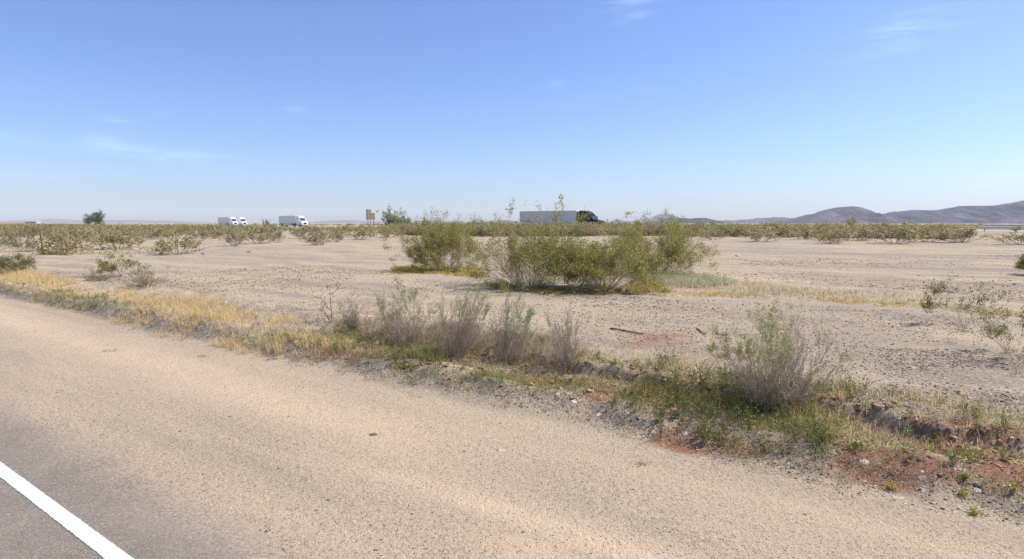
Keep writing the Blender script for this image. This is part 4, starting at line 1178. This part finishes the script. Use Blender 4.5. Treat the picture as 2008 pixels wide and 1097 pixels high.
# ------------------------------------------------------------------ trees
def tree(name, loc, w, h, seed, label, cols, nleaf, lsize, trunk_h=0.25, stems=5, round_=True):
    rng = np.random.default_rng(seed)
    segs, pts = grow(rng, stems, 1.0, 0.75, 3, nseg=5, kids=6, r0=0.05, curve=0.2, base_r=0.05, start=0.3)
    segs, pts = fit(segs, pts, w, h)
    segs[:, 6:8] *= h / 2.5
    root = empty(name, loc); tag(root, label, 'tree', 'trees on the horizon')
    g = Geo(); tubes(g, segs[:, :8], palette(rng, BARK, [2, 1, 2], .1), 5); g.build('trunk', M_TWIG, root)
    # clumped leaf cloud over the limbs, filling an uneven dome
    c = []
    for _ in range(26):
        a = rng.uniform(0, 6.28); r = rng.uniform(0.1, 1) ** 0.6; t = rng.uniform(0, 1)
        zz = 0.18 + 0.72 * t; rad = math.sqrt(max(0.05, 1 - ((zz - 0.45) / 0.58) ** 2))
        c.append([math.cos(a) * r * rad * w * 0.42, math.sin(a) * r * rad * w * 0.42, zz * h])
    c = np.array(c)
    i = rng.integers(0, len(c), nleaf)
    p = c[i] + rng.standard_normal((nleaf, 3)) * np.array([w, w, h]) * 0.075
    j = rng.integers(0, len(pts), nleaf // 3)
    p = np.concatenate([p, pts[j, :3] + rng.standard_normal((len(j), 3)) * 0.1 * w * 0.3])
    p[:, 2] = np.clip(p[:, 2], 0.06 * h, None)
    g = Geo(); leaves(g, p, lsize, rng, palette(rng, cols, (3, 3, 2), .2), 0.6, up=0.2); g.build('crown', M_LEAF, root)
    return root


Yt = 330; p0 = far(183, Yt); p0.z = zat(441, Yt) - 0.3
tree('desert_tree', p0, pxsize(34, Yt), zat(415, Yt) - p0.z, 701, 'round dark green tree on the left horizon', [(0.16, 0.185, 0.11), (0.21, 0.23, 0.14), (0.12, 0.14, 0.085)], 3600, 0.42)
Yt = 150; p0 = far(778, Yt)
r_ = creosote('desert_tree', p0, pxsize(50, Yt), zat(413, Yt) - p0.z, 703, 'feathery pale green tree right of the road sign', cat='tree', group='trees on the horizon', stems=40, dens=2, lsize=0.17, zmin=0.1,
              leafcols=[(0.34, 0.36, 0.19), (0.42, 0.43, 0.24), (0.27, 0.30, 0.16), (0.44, 0.42, 0.26)], spread=0.16, r0=0.05, tilt=0.8, low=0.3)
for ch in r_.children:
    ch.name = 'trunk' if ch.name.startswith('stem') else 'crown'
GD = 'lone bushes on the horizon'
for i, (px, Yt, yt, wpx, lab) in enumerate([(816, 140, 428, 10, 'small bush on the horizon right of the feathery tree'), (836, 120, 427, 12, 'rounded small bush above the left creosote bush'), (1372, 170, 431, 14, 'dark rounded bush before the twin hill'),
                                            (1400, 190, 433, 14, 'dark bush right of the twin hill foot'), (1672, 160, 427, 20, 'faint tall bush in front of the dark mountain'), (522, 240, 431, 12, 'lone hump bush between the white trucks'),
                                            (200, 340, 433, 8, 'low dark bush right of the round tree')]):
    p0 = far(px, Yt)
    scrub(p0, pxsize(wpx, Yt) * 1.1, max(0.8, zat(yt, Yt) - p0.z), (i * 2 + 1) % 7, lab, GD, i * 0.9, name='horizon_bush')


# ------------------------------------------------------------------ hard-surface helpers
def bm_obj(name, bm, mat, parent=None, smooth=False):
    me_ = bpy.data.meshes.new(name); bm.normal_update(); bm.to_mesh(me_); bm.free()
    me_.materials.append(mat)
    if smooth:
        me_.polygons.foreach_set('use_smooth', np.ones(len(me_.polygons), bool))
    o = bpy.data.objects.new(name, me_); COL.objects.link(o)
    if parent is not None: o.parent = parent
    return o


def add_box(bm, x0, x1, y0, y1, z0, z1, bev=0.0):
    r = bmesh.ops.create_cube(bm, size=1.0)
    vs = r['verts']
    for v in vs:
        v.co = Vector(((x0 + x1) / 2 + v.co.x * (x1 - x0), (y0 + y1) / 2 + v.co.y * (y1 - y0), (z0 + z1) / 2 + v.co.z * (z1 - z0)))
    if bev:
        es = {e for v in vs for e in v.link_edges}
        bmesh.ops.bevel(bm, geom=list(es), offset=bev, segments=2, affect='EDGES', profile=0.5)


def add_cyl(bm, c, r, L, axis='Y', seg=20, r2=None):
    rot = {'Y': Matrix.Rotation(math.pi / 2, 4, 'X'), 'X': Matrix.Rotation(math.pi / 2, 4, 'Y'), 'Z': Matrix.Identity(4)}[axis]
    bmesh.ops.create_cone(bm, cap_ends=True, segments=seg, radius1=r, radius2=r if r2 is None else r2, depth=L, matrix=Matrix.Translation(c) @ rot)


def add_prof(bm, prof, hw, top_in=0.0, z_lo=0, z_hi=1, bev=0.06):
    """side profile (x,z) extruded over the width; narrows towards the top"""
    def w(z): return hw - top_in * max(0, min(1, (z - z_lo) / (z_hi - z_lo)))
    a = [bm.verts.new((x, -w(z), z)) for x, z in prof]
    b_ = [bm.verts.new((x, w(z), z)) for x, z in prof]
    n = len(prof)
    fa = bm.faces.new(a); fb = bm.faces.new(b_[::-1])
    for i in range(n):
        bm.faces.new([a[i], b_[i], b_[(i + 1) % n], a[(i + 1) % n]])
    bmesh.ops.recalc_face_normals(bm, faces=bm.faces[:])
    if bev:
        es = [e for e in fa.edges] + [e for e in fb.edges]
        bmesh.ops.bevel(bm, geom=es, offset=bev, segments=2, affect='EDGES', profile=0.5)


M_WHITE = simple_mat('white_panel', (0.86, 0.80, 0.72), 0.45, var=0.05, scale=0.8)
M_WHITEP = simple_mat('white_paint', (0.80, 0.80, 0.80), 0.25, var=0.03, coat=0.5)
M_NAVY = simple_mat('navy_paint', (0.010, 0.012, 0.028), 0.5, var=0.15, coat=0.1, spec=0.2)
M_BLACK = simple_mat('black_rubber', (0.02, 0.02, 0.02), 0.85)
M_DGREY = simple_mat('dark_chassis', (0.03, 0.03, 0.033), 0.6)
M_ALU = simple_mat('aluminium', (0.55, 0.55, 0.56), 0.35, metal=0.9)
M_GLASS = simple_mat('dark_glass', (0.03, 0.04, 0.05), 0.08, spec=0.9)
M_LAMP = simple_mat('lamp_glass', (0.7, 0.7, 0.68), 0.15)
M_LET = simple_mat('lettering_blue', (0.08, 0.09, 0.16), 0.6)


def make_truck(cabmat, label, loc, rz, group, trailer_mark=False, trailer_len=16.2, skirt=True):
    r = empty('semi_truck', loc, rz); tag(r, label, 'truck', group)
    # local x forward, tractor front at x = +11.2; trailer rear at -11.2
    tx0 = -11.2; tx1 = tx0 + trailer_len
    bm = bmesh.new(); add_box(bm, tx0, tx1, -1.295, 1.295, 1.22, 4.11, 0.05)
    tr = bm_obj('trailer', bm, M_WHITE, r)
    bm = bmesh.new()
    for s_ in (-1, 1):
        add_box(bm, tx0 + 0.02, tx1 - 0.02, s_ * 1.27 - 0.045, s_ * 1.27 + 0.045, 1.10, 1.26, 0.01)
        add_box(bm, tx0 + 0.02, tx1 - 0.02, s_ * 1.27 - 0.04, s_ * 1.27 + 0.04, 4.02, 4.125, 0.01)
    bm_obj('rail', bm, M_ALU, tr)
    if trailer_mark:
        bm = bmesh.new()
        x = tx0 + 1.2
        rr = random.Random(4)
        for k in range(13):
            w = rr.uniform(0.12, 0.2)
            add_box(bm, x, x + w, -1.305, -1.29, 1.52, 1.52 + rr.choice([0.2, 0.24, 0.24, 0.3]))
            x += w + 0.07
        bm_obj('lettering', bm, M_LET, tr)
    bm = bmesh.new(); add_box(bm, tx0 + 0.2, tx1 - 0.1, -0.5, 0.5, 0.85, 1.10); add_box(bm, tx0 + 0.05, tx0 + 0.15, -1.1, 1.1, 0.5, 0.6)
    for s_ in (-1, 1): add_box(bm, tx0 + 0.05, tx0 + 0.13, s_ * 0.6 - 0.05, s_ * 0.6 + 0.05, 0.55, 1.12)
    bm_obj('trailer_chassis', bm, M_DGREY, r)
    for s_ in (-1, 1):
        bm = bmesh.new()
        add_box(bm, tx1 - 3.4, tx1 - 3.25, s_ * 0.8 - 0.07, s_ * 0.8 + 0.07, 0.3, 1.1); add_box(bm, tx1 - 3.5, tx1 - 3.15, s_ * 0.8 - 0.15, s_ * 0.8 + 0.15, 0.27, 0.31)
        bm_obj('landing_gear', bm, M_DGREY, r)
    for s_ in (-1, 1) if skirt else ():
        bm = bmesh.new(); add_box(bm, tx0 + 4.2, tx1 - 4.2, s_ * 1.24 - 0.02, s_ * 1.24 + 0.02, 0.42, 1.09, 0.01)
        bm_obj('side_skirt', bm, M_WHITE, r)
    # tractor
    bm = bmesh.new()
    add_prof(bm, [(5.5, 0.95), (5.5, 3.95), (5.75, 4.08), (6.6, 4.10), (7.3, 3.98), (7.9, 3.68), (8.45, 3.25), (8.9, 2.72), (9.25, 2.16), (9.6, 2.02), (10.5, 1.86), (10.95, 1.68), (11.15, 1.35), (11.18, 0.72),
                  (10.9, 0.62), (10.55, 0.64), (10.42, 1.05), (9.9, 1.18), (9.35, 1.05), (9.22, 0.55), (7.0, 0.5), (6.9, 0.95)], 1.23, 0.16, 2.0, 4.0, 0.07)
    cab = bm_obj('cab', bm, cabmat, r)
    bm = bmesh.new(); add_prof(bm, [(8.42, 3.14), (8.87, 2.68), (9.22, 2.17), (9.262, 2.185), (8.92, 2.735), (8.47, 3.215)], 1.05, 0.08, 2.1, 3.2, 0)
    bm_obj('windshield', bm, M_GLASS, cab)
    bm = bmesh.new(); add_box(bm, 8.42, 8.75, -1.12, 1.12, 3.18, 3.24, 0.02); bm_obj('sun_visor', bm, cabmat, cab)
    for s_ in (-1, 1):
        bm = bmesh.new()
        y_ = s_ * 1.20
        add_prof(bm, [(7.75, 2.2), (7.75, 2.98), (8.35, 2.98), (8.62, 2.75), (8.85, 2.2)], 0.03, 0, 0, 1, 0)
        bmesh.ops.translate(bm, verts=bm.verts[:], vec=(0, s_ * 1.195, 0))
        dr = bm_obj('side_window', bm, M_GLASS, cab)
        bm = bmesh.new(); add_box(bm, 8.72, 8.92, s_ * 1.5 - 0.1, s_ * 1.5 + 0.1, 2.1, 2.85, 0.04); add_box(bm, 8.78, 8.84, min(s_ * 1.15, s_ * 1.5), max(s_ * 1.15, s_ * 1.5), 2.3, 2.35)
        bm_obj('mirror', bm, M_DGREY if cabmat is M_NAVY else M_WHITEP, cab)
        bm = bmesh.new(); add_box(bm, 10.75, 11.12, s_ * 0.98 - 0.18, s_ * 0.98 + 0.2, 1.08, 1.34, 0.05); bm_obj('headlight', bm, M_LAMP, cab)
        bm = bmesh.new(); add_cyl(bm, (6.3, s_ * 1.0, 0.72), 0.30, 1.3, 'X'); bm_obj('fuel_tank', bm, M_ALU, r)
        bm = bmesh.new(); add_prof(bm, [(5.02, 1.3), (5.02, 3.9), (5.5, 3.95), (5.5, 1.1)], 0.02, 0, 0, 1, 0)
        bmesh.ops.translate(bm, verts=bm.verts[:], vec=(0, s_ * 1.18, 0)); bm_obj('fairing', bm, M_DGREY if cabmat is M_NAVY else M_WHITEP, cab)
    bm = bmesh.new(); add_box(bm, 10.98, 11.25, -1.22, 1.22, 0.38, 0.74, 0.06); bm_obj('bumper', bm, M_ALU, r)
    bm = bmesh.new(); add_box(bm, 11.1, 11.2, -0.62, 0.62, 0.8, 1.55, 0.03); bm_obj('grille', bm, M_DGREY, cab)
    bm = bmesh.new(); add_box(bm, 2.3, 9.5, -0.42, 0.42, 0.72, 0.98); bm_obj('tractor_chassis', bm, M_DGREY, r)
    # wheels
    xs_ = [(-9.6, 1), (-8.3, 1), (3.0, 1), (4.3, 1), (9.88, 0)]
    wh = None
    for x, dual in xs_:
        for s_ in (-1, 1):
            if wh is None:
                bm = bmesh.new(); add_cyl(bm, (0, 0, 0), 0.51, 0.30, 'Y', 26)
                wh = bm_obj('wheel', bm, M_BLACK, r)
                bm = bmesh.new(); add_cyl(bm, (0, -0.155, 0), 0.29, 0.03, 'Y', 22); add_cyl(bm, (0, -0.19, 0), 0.11, 0.06, 'Y', 14)
                bm_obj('rim', bm, M_ALU, wh); w_ob = wh
            else:
                w_ob = copy_tree(wh, r)
            w_ob.location = (x, s_ * (1.10 if not dual else 1.05), 0.51)
            w_ob.rotation_euler = (0, 0, 0 if s_ < 0 else math.pi)
    return r


HEAD = math.atan2(-DY, -DX)      # trucks drive towards the right (-s)
GTK = 'semi trucks driving on the freeway'


def on_fwy(px, n):
    """point and driving direction on the freeway lane n seen at photo column px"""
    k = ray(px, HOR); k = k[0] / k[1]; nn = n
    for _ in range(30):
        Y = nn / (NX * k + NY); s_ = DX * k * Y + DY * Y; nn = n + float(fwy_off(s_))
    sl = float(fwy_off(s_ + 1) - fwy_off(s_ - 1)) / 2
    hx, hy = -(DX + sl * NX), -(DY + sl * NY)
    return Vector((k * Y, Y, 1.235)), math.atan2(hy, hx)


for (mt, lab, px, lane, mark, sk) in [
        (M_NAVY, 'semi truck with dark navy cab pulling a long pale trailer behind the creosote bushes', 1100, 122.8, True, False),
        (M_WHITEP, 'single white semi truck alone on the freeway left of the road sign', 575, 124.0, False, True),
        (M_WHITEP, 'rearmost white semi truck, whole trailer visible, following close behind another', 447, 124.0, False, True),
        (M_WHITEP, 'white semi truck whose trailer is hidden behind the rearmost truck', 465, 128.6, False, True)]:
    lp, hd = on_fwy(px, lane)
    make_truck(mt, lab, lp, hd, GTK, mark, skirt=sk)

# ------------------------------------------------------------------ road sign seen from behind
M_SIGNB = simple_mat('weathered_sign_back', (0.27, 0.205, 0.13), 0.7, var=0.15, scale=1.5)
M_SIGND = simple_mat('sign_board_dark', (0.16, 0.145, 0.14), 0.7, var=0.12)
M_POST = simple_mat('steel_post', (0.17, 0.16, 0.155), 0.6, metal=0.3)
Ys = 176; p0 = far(725, Ys)
r = empty('road_sign', p0, math.atan2(DY, DX)); tag(r, 'tall brown road sign of two boards seen from behind beyond the scrub', 'road sign')
# local x = along road, local -y = away from the road (towards left of the frame normal)


def zz(py): return zat(py, Ys) - p0.z


cw = Ys / FPX / 0.76
bm = bmesh.new(); add_box(bm, -0.06, 0.02, -3.3 * cw, 5.4 * cw + 1.0 * cw, zz(431), zz(411), 0.015)
pa = bm_obj('panel', bm, M_SIGNB, r)
bm = bmesh.new(); add_box(bm, -0.10, -0.062, 4.0 * cw, 6.9 * cw, zz(431.2), zz(410.6), 0.01); bm_obj('frame', bm, M_SIGND, pa)
bm = bmesh.new(); add_box(bm, -0.06, 0.02, -10.2 * cw, -3.6 * cw, zz(431), zz(417.5), 0.015)
pb = bm_obj('panel', bm, M_SIGNB, r); pb['label'] = 'lower narrow board'
for yy in (2.9, -2.2, -8.0):
    bm = bmesh.new(); add_box(bm, 0.03, 0.15, yy * cw - 0.06, yy * cw + 0.06, -0.3, zz(418.5) if yy < -5 else zz(413), 0.01); bm_obj('post', bm, M_POST, r)
for zf in (0.25, 0.75):
    bm = bmesh.new(); z_ = zz(431) + (zz(417.5) - zz(431)) * zf; add_box(bm, -0.10, -0.063, -10.0 * cw, 3.8 * cw, z_ - 0.04, z_ + 0.04); bm_obj('crossbar', bm, M_POST, r)

# small white marker at the freeway edge
Ym = 121; p0 = far(1316, Ym)
r = empty('marker_sign', p0, math.atan2(DY, DX) + 0.5); tag(r, 'small blank white marker sign standing behind the right creosote bush', 'marker sign')
bm = bmesh.new(); add_box(bm, -0.02, 0.02, -0.36, 0.36, zat(444.5, Ym) - p0.z, zat(435, Ym) - p0.z, 0.008); bm_obj('panel', bm, M_WHITE, r)
bm = bmesh.new(); add_box(bm, 0.022, 0.07, -0.03, 0.03, -0.2, zat(436, Ym) - p0.z); bm_obj('post', bm, M_POST, r)

# thin post in the left scrub
p0 = at(84, 499)
M_WOOD = simple_mat('weathered_wood', (0.16, 0.125, 0.085), 0.9, var=0.25, scale=6)
hh = zat(452, p0.y) - p0.z
bm = bmesh.new(); add_cyl(bm, (0, 0, hh / 2 - 0.1), 0.062, hh + 0.2, 'Z', 9, 0.05)
bmesh.ops.subdivide_edges(bm, edges=[e for e in bm.edges if abs(e.verts[0].co.z - e.verts[1].co.z) > 0.5], cuts=6)
rg = random.Random(3)
for v in bm.verts: v.co.x += 0.012 * math.sin(v.co.z * 3) + rg.uniform(-.004, .004); v.co.x -= 0.04 * v.co.z
o = bm_obj('wooden_post', bm, M_WOOD); o.location = p0; tag(o, 'thin weathered wooden post leaning slightly in the left scrub', 'post')

# ------------------------------------------------------------------ guardrails
M_GALV = simple_mat('galvanised_steel', (0.62, 0.61, 0.58), 0.5, metal=0.25, var=0.08)


def guardrail(n, s0, s1, label, z0):
    x, y = xy(s0, n); r_ = empty('guardrail', (x, y, z0), math.atan2(-DY, -DX)); tag(r_, label, 'guardrail', 'guardrails of the freeway')
    L = s0 - s1
    prof = [(0.0, 0.43), (-0.05, 0.47), (-0.08, 0.51), (-0.05, 0.56), (0.0, 0.60), (-0.05, 0.64), (-0.08, 0.69), (-0.05, 0.73), (0.0, 0.77)]
    back = [(y_ + 0.006, z_) for y_, z_ in prof[::-1]]
    ring = prof + back
    bm_ = bmesh.new()
    a = [bm_.verts.new((0, y_, z_)) for y_, z_ in ring]; c_ = [bm_.verts.new((L, y_, z_)) for y_, z_ in ring]
    k = len(ring)
    for i in range(k): bm_.faces.new([a[i], a[(i + 1) % k], c_[(i + 1) % k], c_[i]])
    bm_.faces.new(a[::-1]); bm_.faces.new(c_)
    bmesh.ops.recalc_face_normals(bm_, faces=bm_.faces[:])
    bm_obj('rail', bm_, M_GALV, r_)
    first = None
    for i in range(int(L / 3.8) + 1):
        if first is None:
            bm_ = bmesh.new(); add_box(bm_, -0.05, 0.05, 0.02, 0.19, -0.4, 0.74, 0.008); first = bm_obj('post', bm_, M_WOOD, r_); o_ = first
        else:
            o_ = first.copy(); COL.objects.link(o_); o_.parent = r_
        o_.location = (0.3 + i * 3.8, 0, 0)


def s_on(px, n):
    k = ray(px, HOR); k = k[0] / k[1]; Y = n / (NX * k + NY)
    return DX * k * Y + DY * Y


guardrail(120.6, s_on(1868, 120.6), s_on(2120, 120.6), 'near pale guardrail at the right edge of the photo', 1.2)
guardrail(148.6, s_on(1932, 148.6), s_on(2120, 148.6), 'far pale guardrail just below the mountain foot', 1.5)

# distant white building
M_SHED = simple_mat('shed_metal', (0.50, 0.50, 0.50), 0.7)
M_SHEDD = simple_mat('shed_door', (0.33, 0.33, 0.33), 0.7)
Yb = 620; p0 = far(65, Yb); p0.z = zat(437, Yb)
r = empty('distant_shed', p0, 0.15); tag(r, 'long low white shed on the far left horizon', 'shed')
wb = pxsize(19, Yb) / 2
bm = bmesh.new(); add_box(bm, -wb, wb, -4, 4, -1, 1.3, 0.03); bm_obj('wall', bm, M_SHED, r)
bm = bmesh.new(); add_prof(bm, [(-4.3, 1.3), (0, 1.9), (4.3, 1.3)], wb + 0.3, 0, 0, 1, 0)
bmesh.ops.rotate(bm, verts=bm.verts[:], cent=(0, 0, 0), matrix=Matrix.Rotation(math.pi / 2, 3, 'Z')); bm_obj('roof', bm, M_SHED, r)
bm = bmesh.new()
for k in (-0.6, 0.1, 0.6): add_box(bm, wb * k - 1.2, wb * k + 1.2, -4.03, -3.98, -1, 1.0)
bm_obj('door', bm, M_SHEDD, r)
# pale stones on the field
GP = 'pale rocks on the field'
for i, (px, py, s_, lab) in enumerate([(1446, 503, 0.13, 'pale rock lying alone in the right gravel field'), (265, 491, 0.20, 'pale whitish rock at the foot of the left scrub')]):
    bm = bmesh.new(); bmesh.ops.create_icosphere(bm, subdivisions=2, radius=s_)
    rg = random.Random(i)
    for v in bm.verts: v.co = Vector((v.co.x * 1.3, v.co.y, v.co.z * 0.6)) * rg.uniform(0.82, 1.1)
    o = bm_obj('pale_rock', bm, simple_mat('pale_rock', (0.55, 0.49, 0.44), 0.9)); o.location = at(px, py) + Vector((0, 0, s_ * 0.25)); tag(o, lab, 'rock', GP)

# ------------------------------------------------------------------ sun, sky, haze
SUN_AZ = math.radians(79.0)      # clockwise from the view direction (+Y)
SUN_EL = math.radians(52.0)
sd = bpy.data.lights.new('sun', 'SUN'); sd.energy = 4.1; sd.angle = math.radians(0.53); sd.color = (1.0, 0.94, 0.83)
so = bpy.data.objects.new('sun', sd); COL.objects.link(so)
tosun = Vector((math.sin(SUN_AZ) * math.cos(SUN_EL), math.cos(SUN_AZ) * math.cos(SUN_EL), math.sin(SUN_EL)))
so.rotation_euler = tosun.to_track_quat('Z', 'Y').to_euler()
so.location = (20, 20, 40)

w = bpy.data.worlds.new('World'); scene.world = w; w.use_nodes = True
nt = w.node_tree; nt.nodes.clear(); b = NB(nt)
wo = b.n('ShaderNodeOutputWorld'); bg = b.n('ShaderNodeBackground')
sky = b.n('ShaderNodeTexSky'); sky.sky_type = 'NISHITA'; sky.sun_disc = False
sky.sun_elevation = SUN_EL; sky.sun_rotation = SUN_AZ
sky.altitude = 400; sky.air_density = 1.0; sky.dust_density = 1.3; sky.ozone_density = 2.5
tc = b.n('ShaderNodeTexCoord'); D = tc.outputs['Generated']
skyc = sky.outputs[0]
# thin cirrus wisps, each with its own bearing and height in the sky
sx = b.n('ShaderNodeSeparateXYZ'); b.l(D, sx.inputs[0])
az = b.math('ARCTAN2', sx.outputs[0], sx.outputs[1])
el = b.math('ARCSINE', sx.outputs[2])
mp = b.n('ShaderNodeCombineXYZ'); b.l(b.math('MULTIPLY', az, 9.0), mp.inputs[0]); b.l(b.math('MULTIPLY', b.math('ADD', el, b.math('MULTIPLY', az, 0.03)), 75.0), mp.inputs[1])
wn = b.noise(mp.outputs[0], 1.0, 6, 0.62, 0.6)
tot = None
for (px, py, rx, ry, tilt, amp) in [(338, 307, 95, 10, 0.05, 0.9), (200, 273, 34, 9, 0.12, 0.8), (232, 236, 26, 6, 0.08, 0.5), (15, 274, 34, 8, 0.08, 0.6), (1770, 65, 75, 26, -0.22, 0.75), (1240, 5, 55, 9, -0.05, 0.9), (1245, 32, 40, 8, -0.2, 0.4),
                                    (580, 214, 20, 5, 0, 0.35), (1200, 188, 70, 9, -0.1, 0.35), (70, 341, 70, 6, 0.03, 0.5), (1980, 350, 60, 25, -0.6, 0.5), (1090, 165, 22, 6, -0.2, 0.3)]:
    d = ray(px, py); a0 = math.atan2(d[0], d[1]); e0 = math.asin(d[2] / np.linalg.norm(d))
    da = b.math('SUBTRACT', az, a0); de = b.math('ADD', b.math('SUBTRACT', el, e0), b.math('MULTIPLY', da, tilt))
    q = b.math('ADD', b.math('POWER', b.math('ABSOLUTE', b.math('DIVIDE', da, rx / FPX)), 2.0), b.math('POWER', b.math('ABSOLUTE', b.math('DIVIDE', de, ry / FPX)), 2.0))
    e_ = b.math('MULTIPLY', b.math('EXPONENT', b.math('MULTIPLY', q, -1.0)), amp)
    tot = e_ if tot is None else b.math('ADD', tot, e_)
cm = b.math('MULTIPLY', tot, b.smooth(wn, 0.35, 0.75), clamp=True)
skyc = b.mix(b.math('MULTIPLY', cm, 0.55), skyc, (7.5, 8.3, 9.6, 1))
skyc = b.mix(1.0, skyc, (0.80, 0.90, 1.19, 1), 'MULTIPLY')
b.l(skyc, bg.inputs[0]); bg.inputs[1].default_value = 0.114
b.l(bg.outputs[0], wo.inputs[0])

# haze
HAZE = 4.6e-5
bm = bmesh.new(); add_box(bm, -16500, 16500, -16500, 14900, -12, 305)
mh, nt, out = new_mat('haze'); b = NB(nt)
pv = b.n('ShaderNodeVolumePrincipled'); pv.inputs['Density'].default_value = HAZE; pv.inputs['Color'].default_value = (0.88, 0.945, 1.0, 1); pv.inputs['Anisotropy'].default_value = 0.0
b.l(pv.outputs[0], out.inputs['Volume'])
o = bm_obj('haze', bm, mh); tag(o, 'thin bluish haze in the desert air', 'haze', kind='stuff')

scene.view_settings.view_transform = 'Standard'; scene.view_settings.look = 'None'
scene.view_settings.exposure = 0.45; scene.view_settings.gamma = 1.0
scene.cycles.max_bounces = 6; scene.cycles.transparent_max_bounces = 4; scene.cycles.volume_bounces = 2
scene.cycles.use_denoising = True
scene.cycles.denoiser = 'OPENIMAGEDENOISE'
scene.cycles.denoising_input_passes = 'RGB_ALBEDO_NORMAL'
scene.cycles.denoising_prefilter = 'NONE'
scene.cycles.use_adaptive_sampling = False
print('polys', sum(len(o.data.polygons) for o in bpy.data.objects if o.type == 'MESH'), 'objects', len(bpy.data.objects))
